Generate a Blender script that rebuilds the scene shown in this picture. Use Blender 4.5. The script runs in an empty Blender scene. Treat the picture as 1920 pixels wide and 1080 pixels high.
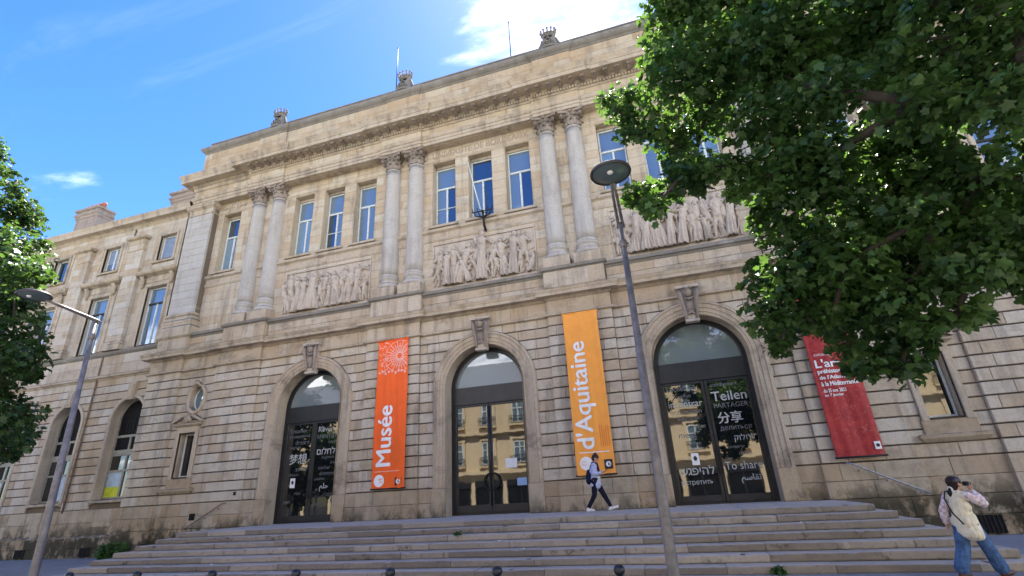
import bpy, bmesh, math, random
import numpy as np
from mathutils import Vector, Matrix
R = math.radians
scene = bpy.context.scene
COL = scene.collection

# ------------------------------------------------------------------ camera
cam_data = bpy.data.cameras.new('camera')
cam = bpy.data.objects.new('camera', cam_data); COL.objects.link(cam)
cam_data.sensor_width = 36.0
cam_data.lens = 36.0 * 926.9 / 1920.0
cam_data.shift_y = 0.00916
cam_data.clip_start = 0.1; cam_data.clip_end = 2000
CAM = Vector((6.4763, -17.9871, 0.6179))
_r = Vector((0.9543982, 0.2940651, -0.0514762)); _u = Vector((0.1549609, -0.3405974, 0.9273514)); _f = Vector((-0.2551690, 0.8930393, 0.3706341))
cam.matrix_world = Matrix(((_r.x, _u.x, -_f.x, CAM.x), (_r.y, _u.y, -_f.y, CAM.y), (_r.z, _u.z, -_f.z, CAM.z), (0, 0, 0, 1)))
scene.camera = cam

# ------------------------------------------------------------------ sky, sun, exposure
SUN_EL, SUN_AZ = 60.0, -3.0          # behind the building; azimuth from +y towards +x
SKY_STRENGTH = 0.08
world = bpy.data.worlds.new('World'); scene.world = world; world.use_nodes = True
def setup_world():
    nt = world.node_tree; nt.nodes.clear(); L = nt.links.new
    def N(t, **k):
        n = nt.nodes.new(t)
        for a, b in k.items(): setattr(n, a, b)
        return n
    def MATH(op, a, b=None, c=None, clamp=False):
        n = N('ShaderNodeMath', operation=op); n.use_clamp = clamp
        for i, v in enumerate((a, b, c)):
            if v is None: continue
            if isinstance(v, (int, float)): n.inputs[i].default_value = v
            else: L(v, n.inputs[i])
        return n.outputs[0]
    def MR(v, a, b, c=0.0, d=1.0):
        n = N('ShaderNodeMapRange', interpolation_type='SMOOTHSTEP')
        L(v, n.inputs[0])
        for i, q in enumerate((a, b, c, d)): n.inputs[i + 1].default_value = q
        return n.outputs[0]
    out = N('ShaderNodeOutputWorld'); bg = N('ShaderNodeBackground')
    sky = N('ShaderNodeTexSky', sky_type='NISHITA', sun_disc=False)
    sky.sun_elevation = R(SUN_EL); sky.sun_rotation = R(SUN_AZ)
    sky.air_density = 1.0; sky.dust_density = 0.15; sky.ozone_density = 2.2
    hs = N('ShaderNodeHueSaturation'); hs.inputs['Saturation'].default_value = 1.34; hs.inputs['Value'].default_value = 0.42
    hs.inputs['Hue'].default_value = 0.517
    L(sky.outputs[0], hs.inputs['Color'])
    tc = N('ShaderNodeTexCoord')
    sep = N('ShaderNodeSeparateXYZ'); L(tc.outputs['Generated'], sep.inputs[0])
    zz = MATH('ADD', MATH('MAXIMUM', sep.outputs[2], 0.0), 0.10)
    px = MATH('DIVIDE', sep.outputs[0], zz); py = MATH('DIVIDE', sep.outputs[1], zz)
    cb = N('ShaderNodeCombineXYZ'); L(px, cb.inputs[0]); L(py, cb.inputs[1])
    def noise(scale, detail, rough, dist, off, stretch=(1.0, 1.0, 1.0), rot=0.0):
        mp = N('ShaderNodeMapping'); mp.inputs['Location'].default_value = off; mp.inputs['Rotation'].default_value = (0, 0, R(rot)); mp.inputs['Scale'].default_value = stretch
        n = N('ShaderNodeTexNoise'); n.inputs['Scale'].default_value = scale; n.inputs['Detail'].default_value = detail
        n.inputs['Roughness'].default_value = rough; n.inputs['Distortion'].default_value = dist
        L(cb.outputs[0], mp.inputs[0]); L(mp.outputs[0], n.inputs['Vector']); return n.outputs[0]
    big = noise(0.34, 2, 0.5, 0.0, CLOUD_OFF)                     # where the banks of cloud lie
    fine = noise(1.5, 9, 0.60, 0.35, (2.0, 5.0, 0), (1.0, 1.8, 1), 35)   # their ragged edges
    wisp = noise(1.1, 8, 0.66, 0.9, (7.0, 1.0, 0), (1.0, 3.2, 1), 60)    # thin high wisps
    dens = MATH('ADD', MATH('MULTIPLY', big, 1.25), MATH('MULTIPLY', fine, 0.42))
    mask = MR(dens, CLOUD_T, CLOUD_T + 0.17)
    mask = MATH('MAXIMUM', mask, MATH('MULTIPLY', MR(wisp, 0.56, 0.84), 0.018))
    hz = MR(sep.outputs[2], -0.02, 0.10)
    mask = MATH('MULTIPLY', mask, hz)
    mix = N('ShaderNodeMix', data_type='RGBA')
    L(mask, mix.inputs[0]); L(hs.outputs[0], mix.inputs[6]); mix.inputs[7].default_value = CLOUD_COL
    L(mix.outputs[2], bg.inputs['Color']); bg.inputs['Strength'].default_value = SKY_STRENGTH
    L(bg.outputs[0], out.inputs[0])
CLOUD_OFF = (2.6, 1.2, 0.0); CLOUD_T = 0.872
CLOUD_COL = (9.8, 9.6, 9.4, 1)  # bright cloud added beyond the view too, to lighten the shaded front
setup_world()
sun_d = bpy.data.lights.new('sun', 'SUN'); sun_d.energy = 2.4; sun_d.angle = R(0.53); sun_d.color = (1.0, 0.95, 0.87)
sun = bpy.data.objects.new('sun', sun_d); COL.objects.link(sun)
_sd = Vector((math.cos(R(SUN_EL)) * math.sin(R(SUN_AZ)), math.cos(R(SUN_EL)) * math.cos(R(SUN_AZ)), math.sin(R(SUN_EL))))
sun.rotation_euler = _sd.to_track_quat('Z', 'Y').to_euler(); sun.location = (0, 30, 60)
scene.view_settings.view_transform = 'Standard'; scene.view_settings.look = 'None'
scene.view_settings.gamma = 1.0; scene.view_settings.use_curve_mapping = False
scene.view_settings.exposure = 3.5

# ------------------------------------------------------------------ helpers
rnd = random.Random(11)
WL = {}
def tag(o, label=None, cat=None, group=None, kind=None):
    if label: o['label'] = label
    if cat: o['category'] = cat
    if group: o['group'] = group
    if kind: o['kind'] = kind
    return o
def empty(name, loc=(0, 0, 0), rz=0.0):
    o = bpy.data.objects.new(name, None); COL.objects.link(o)
    o.location = loc; o.rotation_euler = (0, 0, rz); o.empty_display_size = 0.3
    WL[o.name] = Vector(loc); return o
def put(name, mesh, parent=None, loc=(0, 0, 0), local=False, rot=None):
    """link a mesh object; loc is a world position unless local"""
    o = bpy.data.objects.new(name, mesh); COL.objects.link(o)
    w = Vector(loc)
    if parent is not None:
        o.parent = parent
        if local: o.location = w; WL[o.name] = WL[parent.name] + w
        else: o.location = w - WL[parent.name]; WL[o.name] = w
    else:
        o.location = w; WL[o.name] = w
    if rot: o.rotation_euler = rot
    return o
class MB:
    """collects faces for ONE mesh"""
    def __init__(s): s.v = []; s.f = []; s.t = []; s.sm = []
    def vs(s, pts, tint=0.0):
        n = len(s.v); s.v.extend(pts); s.t.extend([tint] * len(pts)); return n
    def face(s, idx, smooth=False): s.f.append(tuple(idx)); s.sm.append(smooth)
    def quad(s, a, b, c, d, tint=0.0):
        n = s.vs([a, b, c, d], tint); s.face((n, n + 1, n + 2, n + 3))
    def box(s, x0, x1, y0, y1, z0, z1, tint=0.0, bev=0.0):
        if bev > 0:
            b = min(bev, (x1 - x0) / 2.2, (y1 - y0) / 2.2, (z1 - z0) / 2.2)
            lo = (x0, y0, z0); hi = (x1, y1, z1); P = {}
            for cx in (0, 1):
                for cy in (0, 1):
                    for cz in (0, 1):
                        c = [hi[0] if cx else lo[0], hi[1] if cy else lo[1], hi[2] if cz else lo[2]]
                        s_ = (-1 if cx else 1, -1 if cy else 1, -1 if cz else 1)
                        for ax in range(3):
                            q = [c[i] + (0 if i == ax else s_[i] * b) for i in range(3)]
                            P[(cx, cy, cz, ax)] = s.vs([tuple(q)], tint)
            for ax in range(3):
                o1, o2 = [(1, 2), (2, 0), (0, 1)][ax]
                for side in (0, 1):
                    ring = []
                    for (a, c) in ((0, 0), (1, 0), (1, 1), (0, 1)):
                        k = [0, 0, 0]; k[ax] = side; k[o1] = a; k[o2] = c; ring.append(P[(*k, ax)])
                    s.face(ring if side else ring[::-1])
                # edges parallel to ax
                for a in (0, 1):
                    for c in (0, 1):
                        k0 = [0, 0, 0]; k0[o1] = a; k0[o2] = c; k1 = list(k0); k1[ax] = 1
                        q = [P[(*k0, o1)], P[(*k1, o1)], P[(*k1, o2)], P[(*k0, o2)]]
                        s.face(q if (a == c) else q[::-1])
            for cx in (0, 1):
                for cy in (0, 1):
                    for cz in (0, 1):
                        t = [P[(cx, cy, cz, 0)], P[(cx, cy, cz, 1)], P[(cx, cy, cz, 2)]]
                        s.face(t if (cx + cy + cz) % 2 == 1 else t[::-1])
            return
        n = s.vs([(x0, y0, z0), (x1, y0, z0), (x1, y1, z0), (x0, y1, z0), (x0, y0, z1), (x1, y0, z1), (x1, y1, z1), (x0, y1, z1)], tint)
        for q in ((0, 3, 2, 1), (4, 5, 6, 7), (0, 1, 5, 4), (1, 2, 6, 5), (2, 3, 7, 6), (3, 0, 4, 7)): s.face([n + i for i in q])
    def tube(s, pts, rads, seg=8, tint=0.0, cap=True, smooth=True, flat=None):
        """swept tube through pts"""
        P = [Vector(p) for p in pts]; rings = []
        prev = None
        for i, p in enumerate(P):
            d = (P[min(i + 1, len(P) - 1)] - P[max(i - 1, 0)])
            if d.length < 1e-9: d = Vector((0, 0, 1))
            d.normalize()
            if prev is None:
                a = Vector((1, 0, 0)) if abs(d.x) < 0.8 else Vector((0, 1, 0))
                u = d.cross(a).normalized()
            else:
                u = prev - d * prev.dot(d)
                u = u.normalized() if u.length > 1e-6 else d.orthogonal().normalized()
            prev = u; w = d.cross(u); r = rads[i] if hasattr(rads, '__len__') else rads
            rings.append(s.vs([tuple(p + (u * math.cos(k * 2 * math.pi / seg) + w * math.sin(k * 2 * math.pi / seg)) * r) for k in range(seg)], tint))
        for a, b in zip(rings, rings[1:]):
            for k in range(seg): s.face((a + k, a + (k + 1) % seg, b + (k + 1) % seg, b + k), smooth)
        if cap:
            s.face([rings[0] + k for k in range(seg)][::-1]); s.face([rings[-1] + k for k in range(seg)])
    def lathe(s, prof, c=(0, 0, 0), seg=24, tint=0.0, smooth=True, sx=1.0, sy=1.0, capb=True, capt=True):
        rings = []
        for r, z in prof:
            rings.append(s.vs([(c[0] + r * sx * math.cos(k * 2 * math.pi / seg), c[1] + r * sy * math.sin(k * 2 * math.pi / seg), c[2] + z) for k in range(seg)], tint))
        for a, b in zip(rings, rings[1:]):
            for k in range(seg): s.face((a + k, a + (k + 1) % seg, b + (k + 1) % seg, b + k), smooth)
        if capb: s.face([rings[0] + k for k in range(seg)][::-1])
        if capt: s.face([rings[-1] + k for k in range(seg)])
    def ball(s, c, r, seg=12, rings=8, tint=0.0, sx=1, sy=1, sz=1):
        prof = [(r * math.sin(math.pi * i / rings), -r * math.cos(math.pi * i / rings)) for i in range(1, rings)]
        n0 = s.vs([(c[0], c[1], c[2] - r * sz)], tint); R_ = []
        for a, z in prof: R_.append(s.vs([(c[0] + a * sx * math.cos(k * 2 * math.pi / seg), c[1] + a * sy * math.sin(k * 2 * math.pi / seg), c[2] + z * sz) for k in range(seg)], tint))
        n1 = s.vs([(c[0], c[1], c[2] + r * sz)], tint)
        for a, b in zip(R_, R_[1:]):
            for k in range(seg): s.face((a + k, a + (k + 1) % seg, b + (k + 1) % seg, b + k), True)
        for k in range(seg):
            s.face((n0, R_[0] + (k + 1) % seg, R_[0] + k), True); s.face((n1, R_[-1] + k, R_[-1] + (k + 1) % seg), True)
    def prism(s, poly, y0, y1, tint=0.0):
        """poly [(x,z)] counter-clockwise seen from -y, extruded y0 (front) to y1"""
        n = len(poly); a = s.vs([(x, y0, z) for x, z in poly], tint); b = s.vs([(x, y1, z) for x, z in poly], tint)
        s.face([a + i for i in range(n)]); s.face([b + i for i in range(n)][::-1])
        for i in range(n):
            j = (i + 1) % n; s.face((a + j, a + i, b + i, b + j))
    def mould(s, x0, x1, yw, prof, yb=0.45, left=True, right=True, tint=0.0, eps=0.0):
        """profile [(projection, z)] bottom to top, run along x, mitred returns back to yb"""
        rings = []
        for p, z in prof:
            path = ([(x0 - p, yb)] if left else []) + [(x0 - (p if left else 0), yw - p), (x1 + (p if right else 0), yw - p)] + ([(x1 + p, yb)] if right else [])
            rings.append((s.vs([(x, y, z + eps) for x, y in path], tint), len(path)))
        for (a, n), (b, _) in zip(rings, rings[1:]):
            for k in range(n - 1): s.face((a + k, a + k + 1, b + k + 1, b + k))
    def slabtop(s, x0, x1, y0, y1, z, tint=0.0): s.quad((x0, y0, z), (x1, y0, z), (x1, y1, z), (x0, y1, z), tint)
    def mesh(s, name, mat=None, mats=None, fm=None):
        m = bpy.data.meshes.new(name); m.from_pydata(s.v, [], s.f)
        m.polygons.foreach_set('use_smooth', s.sm)
        if any(s.t):
            a = m.attributes.new('tint', 'FLOAT', 'POINT'); a.data.foreach_set('value', s.t)
        if mat: m.materials.append(mat)
        m.update(); return m
    def build(s, name, mat, parent=None, loc=(0, 0, 0), local=False, origin=None):
        """origin: world point that becomes the object's origin"""
        if origin is not None:
            ox, oy, oz = origin; s.v = [(x - ox, y - oy, z - oz) for x, y, z in s.v]; loc = origin
        return put(name, s.mesh(name, mat), parent, loc, local)

def np_mesh(name, V, F, mat, tint=None, smooth=False):
    """V (n,3) array, F (m,k) array of equal polygons"""
    m = bpy.data.meshes.new(name); n, k = F.shape
    m.vertices.add(len(V)); m.vertices.foreach_set('co', np.ascontiguousarray(V, dtype=np.float32).ravel())
    m.loops.add(n * k); m.loops.foreach_set('vertex_index', np.ascontiguousarray(F, dtype=np.int32).ravel())
    m.polygons.add(n); m.polygons.foreach_set('loop_start', np.arange(0, n * k, k, dtype=np.int32))
    if smooth: m.polygons.foreach_set('use_smooth', np.ones(n, dtype=bool))
    if tint is not None:
        a = m.attributes.new('tint', 'FLOAT', 'POINT'); a.data.foreach_set('value', np.ascontiguousarray(tint, dtype=np.float32))
    m.materials.append(mat); m.update(calc_edges=True); m.validate(); return m

# ------------------------------------------------------------------ materials
class NT:
    def __init__(s, name):
        s.m = bpy.data.materials.new(name); s.m.use_nodes = True; s.t = s.m.node_tree; s.t.nodes.clear()
        s.out = s.t.nodes.new('ShaderNodeOutputMaterial')
    def n(s, t, ins=None, **k):
        n = s.t.nodes.new(t)
        for a, b in k.items(): setattr(n, a, b)
        for a, b in (ins or {}).items(): s.set(n.inputs[a], b)
        return n
    def set(s, sock, v):
        if isinstance(v, bpy.types.NodeSocket): s.t.links.new(v, sock)
        else: sock.default_value = v
    def math(s, op, a, b=0.0, clamp=False):
        n = s.n('ShaderNodeMath', {0: a, 1: b}, operation=op); n.use_clamp = clamp; return n.outputs[0]
    def mr(s, v, a, b, c=0.0, d=1.0):
        n = s.n('ShaderNodeMapRange', {0: v, 1: a, 2: b, 3: c, 4: d}, interpolation_type='SMOOTHSTEP'); return n.outputs[0]
    def mix(s, f, a, b, blend='MIX'):
        n = s.n('ShaderNodeMix', data_type='RGBA', blend_type=blend)
        s.set(n.inputs[0], f); s.set(n.inputs[6], a); s.set(n.inputs[7], b); return n.outputs[2]
    def noise(s, vec, scale, detail=4, rough=0.55, dist=0.0):
        n = s.n('ShaderNodeTexNoise', {'Scale': scale, 'Detail': detail, 'Roughness': rough, 'Distortion': dist})
        s.t.links.new(vec, n.inputs['Vector']); return n.outputs[0]
    def mapping(s, vec, scale=(1, 1, 1), loc=(0, 0, 0)):
        n = s.n('ShaderNodeMapping', {'Scale': scale, 'Location': loc}); s.t.links.new(vec, n.inputs[0]); return n.outputs[0]
    def bump(s, h, strength=0.3, dist=0.02):
        return s.n('ShaderNodeBump', {'Height': h, 'Strength': strength, 'Distance': dist}).outputs[0]
    def bsdf(s, col, rough=0.8, normal=None, **k):
        n = s.n('ShaderNodeBsdfPrincipled', {'Base Color': col, 'Roughness': rough})
        if normal is not None: s.set(n.inputs['Normal'], normal)
        for a, b in k.items(): s.set(n.inputs[a.replace('_', ' ')], b)
        s.t.links.new(n.outputs[0], s.out.inputs[0]); return n
    def pos(s): return s.n('ShaderNodeNewGeometry').outputs['Position']
    def attr(s, name='tint'): return s.n('ShaderNodeAttribute', attribute_name=name).outputs['Fac']
def c4(r, g, b): return (r, g, b, 1)

def stone(name, warm, pale, var=0.5, stain=0.5, soot=0.6, moss=0.0, bump=0.35, streak=0.35):
    s = NT(name); p = s.pos(); t = s.attr()
    nm = s.noise(p, 1.3, 5, 0.6); nf = s.noise(p, 14, 6, 0.65); nl = s.noise(p, 0.23, 3)
    f = s.math('ADD', s.math('MULTIPLY', t, var), 0.5)
    f = s.math('ADD', f, s.math('MULTIPLY', s.math('SUBTRACT', nm, 0.5), 0.9))
    f = s.math('ADD', f, s.math('MULTIPLY', s.math('SUBTRACT', nl, 0.5), 0.9), True)
    c = s.mix(f, warm, pale)
    c = s.mix(s.math('MULTIPLY', s.mr(nf, 0.35, 0.75), 0.28), c, c4(warm[0] * .45, warm[1] * .42, warm[2] * .38))
    # rain streaks and blackened patches with shapes of their own
    st = s.noise(s.mapping(p, (2.6, 2.6, 0.32)), 1.0, 6, 0.62)
    c = s.mix(s.math('MULTIPLY', s.mr(st, 0.47, 0.70), streak), c, c4(.105, .092, .075))
    pt = s.noise(s.mapping(p, (1, 1, 1.7), (3, 1, 8)), 0.8, 7, 0.7)
    c = s.mix(s.math('MULTIPLY', s.mr(pt, 0.51, 0.68), stain), c, c4(.155, .13, .10))
    lt = s.noise(s.mapping(p, (1, 1, 2.2), (13, 4, 2)), 1.1, 5, 0.6)
    c = s.mix(s.math('MULTIPLY', s.mr(lt, 0.58, 0.72), 0.30), c, c4(.50, .475, .43))
    # lichen and soot that settle on upward faces
    nz = s.n('ShaderNodeSeparateXYZ', {0: s.n('ShaderNodeNewGeometry').outputs['Normal']}).outputs[2]
    up = s.math('MULTIPLY', s.mr(nz, 0.15, 0.75), s.mr(s.noise(p, 2.4, 5), 0.30, 0.55))
    c = s.mix(s.math('MULTIPLY', up, soot), c, c4(.085, .08, .07))
    if moss:
        z = s.n('ShaderNodeSeparateXYZ', {0: p}).outputs[2]
        band = s.mr(z, 0.95, -0.35, 0.0, 1.0)
        mm = s.mr(s.math('ADD', s.noise(s.mapping(p, (1.1, 1.1, .8)), 1.6, 7, .68), s.math('MULTIPLY', band, .16)), .52, .70)
        c = s.mix(s.math('MULTIPLY', s.math('MULTIPLY', mm, band), moss), c, c4(.058, .05, .03))
    h = s.math('ADD', s.math('MULTIPLY', nf, 0.6), s.math('MULTIPLY', s.noise(p, 55, 3), 0.4))
    s.bsdf(c, 0.9, s.bump(h, bump, 0.02), Specular_IOR_Level=0.25)
    return s.m
M = {}
M['rustic'] = stone('rusticated limestone', c4(.455, .36, .25), c4(.545, .48, .385), var=.6, stain=.42, moss=.9, streak=.45)
M['ashlar'] = stone('ashlar limestone', c4(.46, .35, .23), c4(.54, .46, .345), var=.6, stain=.34, streak=.42)
M['trim'] = stone('carved limestone trim', c4(.42, .315, .205), c4(.51, .44, .345), var=.4, stain=.62, soot=.9, streak=.5)
M['wing'] = stone('wing limestone', c4(.42, .315, .20), c4(.54, .485, .41), var=.45, stain=.30, streak=.30, moss=.5)
M['attic'] = stone('attic limestone', c4(.44, .32, .195), c4(.50, .41, .29), var=.8, stain=.30, soot=.9)
M['column'] = stone('grey column limestone', c4(.42, .37, .31), c4(.47, .44, .40), var=.3, stain=.22, streak=.28)
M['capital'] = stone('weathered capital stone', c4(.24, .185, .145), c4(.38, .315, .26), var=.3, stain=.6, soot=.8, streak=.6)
M['relief'] = stone('relief stone', c4(.46, .37, .285), c4(.54, .465, .38), var=.3, stain=.35, soot=.7, streak=.4)
M['base'] = stone('plinth limestone', c4(.40, .30, .19), c4(.46, .385, .28), var=.7, stain=.35, moss=1.0)
M['coping'] = stone('lichen covered coping', c4(.16, .145, .125), c4(.30, .27, .225), var=.4, stain=.7, soot=.95)
M['joint'] = stone('mortar and backing', c4(.14, .105, .07), c4(.19, .15, .105), var=0, stain=.3)

def step_mat():
    s = NT('worn step stone'); p = s.pos(); t = s.attr()
    n1 = s.noise(s.mapping(p, (.8, 2, 2)), 1.4, 6, .65); n2 = s.noise(p, 16, 5, .7)
    f = s.math('ADD', s.math('MULTIPLY', t, .5), s.math('ADD', s.math('MULTIPLY', n1, 1.1), -.05), True)
    c = s.mix(f, c4(.215, .18, .14), c4(.43, .37, .295))
    c = s.mix(s.math('MULTIPLY', s.mr(n2, .5, .8), .6), c, c4(.09, .075, .055))
    c = s.mix(s.math('MULTIPLY', s.mr(s.noise(p, 2.2, 7, .7), .57, .68), .75), c, c4(.075, .065, .04))
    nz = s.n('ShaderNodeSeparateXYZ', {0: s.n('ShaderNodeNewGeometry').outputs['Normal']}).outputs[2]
    c = s.mix(s.math('MULTIPLY', s.mr(nz, .4, .9), .75), c, c4(.54, .475, .385))   # upward faces mixed paler than the risers
    s.bsdf(c, .9, s.bump(s.math('ADD', n2, s.noise(p, 60, 3)), .5, .02), Specular_IOR_Level=.25)
    return s.m
M['step'] = step_mat()

def plain(name, col, rough=.6, metallic=0.0, spec=.4, nscale=12, nvar=.25, bump=.05, coat=0.0):
    s = NT(name); tc = s.n('ShaderNodeTexCoord').outputs['Object']
    n = s.noise(tc, nscale, 5, .6)
    k = s.mr(n, .3, .7, 1 - nvar, 1 + nvar)
    hv = s.n('ShaderNodeHueSaturation', {'Color': col, 'Value': k}).outputs[0]
    b = s.bsdf(hv, rough, s.bump(n, bump, .01), Metallic=metallic, Specular_IOR_Level=spec)
    if coat: b.inputs['Coat Weight'].default_value = coat
    return s.m
M['black'] = plain('black door metal', c4(.012, .013, .016), .38, 0, .5, 3, .3)
M['bollard'] = plain('black bollard paint', c4(.010, .011, .016), .3, 0, .5, 20, .3)
M['lamp'] = plain('grey lamp paint', c4(.21, .19, .175), .5, .3, .5, 6, .25)
M['lampdark'] = plain('dark lamp rim', c4(.05, .042, .042), .5, .2, .5, 6, .2)
M['winframe'] = plain('pale window paint', c4(.58, .60, .57), .5, 0, .4, 8, .15)
M['stoneframe'] = plain('weathered window timber', c4(.30, .285, .225), .7, 0, .3, 8, .2)
M['iron'] = plain('dark wrought iron', c4(.02, .019, .018), .6, .5, .5, 20, .3)
M['steel'] = plain('dull steel rail', c4(.30, .30, .33), .45, .7, .5, 12, .25)
M['rustiron'] = plain('old painted handrail', c4(.24, .17, .12), .7, .2, .4, 12, .3)
M['paper'] = plain('white paper', c4(.75, .75, .74), .7, 0, .3, 4, .05)
M['bluepaper'] = plain('blue notice', c4(.30, .45, .68), .6, 0, .3, 4, .05)
M['letters'] = plain('white vinyl lettering', c4(.40, .40, .385), .6, 0, .3, 4, .1)
M['lettersdim'] = plain('grey vinyl lettering', c4(.15, .15, .15), .6, 0, .3, 4, .15)
M['dark'] = plain('dark interior', c4(.012, .012, .013), .9, 0, .2, 3, .2)
M['incised'] = plain('shadowed incised letters', c4(.33, .25, .18), .95, 0, .1, 20, .3)
M['shutter'] = plain('blue grey blind', c4(.20, .25, .34), .7, 0, .3, 5, .12)
M['yellow'] = plain('yellow green panel', c4(.55, .60, .03), .6, 0, .3, 5, .1)
M['curtain'] = plain('pale blue blind', c4(.45, .55, .62), .8, 0, .2, 5, .12)
M['slate'] = plain('slate roof', c4(.09, .095, .11), .7, 0, .4, 9, .35)
M['pot'] = plain('terracotta chimney pot', c4(.36, .14, .08), .85, 0, .2, 9, .3)

def glass(name, tint=c4(.010, .013, .018), ior=1.9, wav=.02, rough=.02, refl=c4(1, 1, 1)):
    s = NT(name); p = s.pos()
    n = s.noise(p, 1.6, 2, .5)
    s.bsdf(tint, rough, s.bump(n, wav, .05), IOR=ior, Specular_IOR_Level=.5, Specular_Tint=refl)
    return s.m
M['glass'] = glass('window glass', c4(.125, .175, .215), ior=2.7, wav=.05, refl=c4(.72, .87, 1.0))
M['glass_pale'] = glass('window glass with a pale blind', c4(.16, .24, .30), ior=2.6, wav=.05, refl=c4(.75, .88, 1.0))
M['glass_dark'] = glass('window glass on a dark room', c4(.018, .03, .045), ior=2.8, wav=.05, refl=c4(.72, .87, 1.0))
M['fanlight'] = glass('painted sky fanlight glass', c4(.16, .19, .20), ior=2.0, wav=.01)  # pale base colour stands in for the sky reflected in the panes
M['doorglass'] = glass('door glass', c4(.008, .009, .010), ior=2.1, wav=.022)
M['lens'] = glass('lamp lens', c4(.10, .13, .13), ior=1.5, wav=.1, rough=.15)

def banner_mat(name, col, mottled=None):
    s = NT(name); p = s.pos()
    n = s.noise(p, 3, 3)
    c = s.mix(s.mr(n, .3, .7), tuple(x * .93 for x in col[:3]) + (1,), col)
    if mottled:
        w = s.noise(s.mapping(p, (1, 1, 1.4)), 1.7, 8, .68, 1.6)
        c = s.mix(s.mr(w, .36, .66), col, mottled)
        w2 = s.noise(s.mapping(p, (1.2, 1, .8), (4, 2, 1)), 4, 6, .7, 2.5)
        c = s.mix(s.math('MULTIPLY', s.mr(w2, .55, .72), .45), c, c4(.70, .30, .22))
    b = s.bsdf(c, .55, s.bump(s.noise(s.mapping(p, (260, 260, 260)), 1, 1), .05, .002), Specular_IOR_Level=.3)
    return s.m
M['red_orange'] = banner_mat('red orange banner fabric', c4(.90, .125, .012))
M['orange'] = banner_mat('orange banner fabric', c4(.92, .36, .055))
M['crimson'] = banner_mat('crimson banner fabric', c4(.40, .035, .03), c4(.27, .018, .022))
M['print_pink'] = plain('pale pink print', c4(.88, .42, .32), .6, 0, .3, 5, .05)
M['print_white'] = plain('white print', c4(.80, .79, .77), .6, 0, .3, 5, .04)
M['print_faint'] = plain('faint orange print', c4(.70, .17, .03), .6, 0, .3, 5, .05)
M['print_dark'] = plain('dark print', c4(.03, .03, .035), .6, 0, .3, 5, .05)

def leaf_mat(name, dark, light, trans):
    s = NT(name); t = s.attr()
    oi = s.n('ShaderNodeObjectInfo').outputs['Random']
    p = s.pos()
    f = s.math('ADD', s.math('MULTIPLY', t, .5), s.math('ADD', s.noise(p, 1.1, 3), -.02), True)
    c = s.mix(f, dark, light)
    pb = s.n('ShaderNodeBsdfPrincipled', {'Base Color': c, 'Roughness': .45, 'Specular IOR Level': .4})
    tr = s.n('ShaderNodeBsdfTranslucent', {'Color': s.mix(.5, c, trans)})
    mx = s.n('ShaderNodeMixShader', {0: .38, 1: pb.outputs[0], 2: tr.outputs[0]})
    s.t.links.new(mx.outputs[0], s.out.inputs[0]); return s.m
M['leaf'] = leaf_mat('maple leaves', c4(.015, .046, .016), c4(.095, .185, .045), c4(.16, .30, .03))
M['leaf2'] = leaf_mat('street tree leaves', c4(.012, .034, .013), c4(.045, .095, .026), c4(.16, .30, .03))
M['weed'] = leaf_mat('weed leaves', c4(.03, .09, .02), c4(.08, .17, .04), c4(.2, .35, .05))
def bark():
    s = NT('tree bark'); p = s.pos()
    n = s.noise(s.mapping(p, (6, 6, 1.2)), 2, 7, .7)
    s.bsdf(s.mix(n, c4(.018, .015, .012), c4(.075, .062, .048)), .95, s.bump(n, .8, .03)); return s.m
M['bark'] = bark()

def asphalt(name, a, b, sc=30):
    s = NT(name); p = s.pos()
    n1 = s.noise(p, .35, 5, .6); n2 = s.noise(p, sc, 3, .7); n3 = s.noise(p, sc * 5, 2)
    f = s.math('ADD', s.math('MULTIPLY', n1, .6), s.math('MULTIPLY', n2, .4))
    c = s.mix(s.mr(f, .3, .7), a, b)
    c = s.mix(s.math('MULTIPLY', s.mr(n3, .62, .72), .4), c, c4(.30, .30, .30))
    s.bsdf(c, .85, s.bump(s.math('ADD', n2, n3), .4, .01), Specular_IOR_Level=.3); return s.m
M['asphalt'] = asphalt('road asphalt', c4(.10, .10, .102), c4(.145, .145, .147))
M['pavement'] = asphalt('pavement asphalt', c4(.21, .21, .215), c4(.31, .31, .31))
M['kerb'] = stone('granite kerb', c4(.22, .21, .20), c4(.34, .33, .31), var=.4, stain=.3)
# ------------------------------------------------------------------ the setting: ground, pavement, road
GZ = -1.05
g = MB(); g.slabtop(-600, 600, -600, 600, GZ - .16); tag(g.build('ground', M['asphalt']), kind='structure')
g = MB(); g.box(-120, 120, -19.8, -12.2, GZ - .3, GZ - .13); tag(g.build('road', M['asphalt']), kind='structure')
g = MB(); g.box(-120, 120, -12.02, 6, GZ - .3, GZ); tag(g.build('pavement', M['pavement']), kind='structure')
pv2 = MB(); pv2.box(-120, 120, -27.5, -19.98, GZ - .3, GZ); tag(pv2.build('pavement', M['pavement']), kind='structure')
kb = empty('kerb', (0, -12.1, GZ)); tag(kb, kind='structure')
kb2 = empty('kerb', (0, -19.9, GZ)); tag(kb2, kind='structure')
for yk, K in ((-12.1, kb), (-19.9, kb2)):
    x = -30.0
    km = MB(); km.box(0, .985, -.08, .08, -.28, .012, bev=.02); km = km.mesh('kerb_stone', M['kerb'])
    while x < 30: put('kerb_stone', km, K, (x, yk, GZ)); x += 1.0

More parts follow.
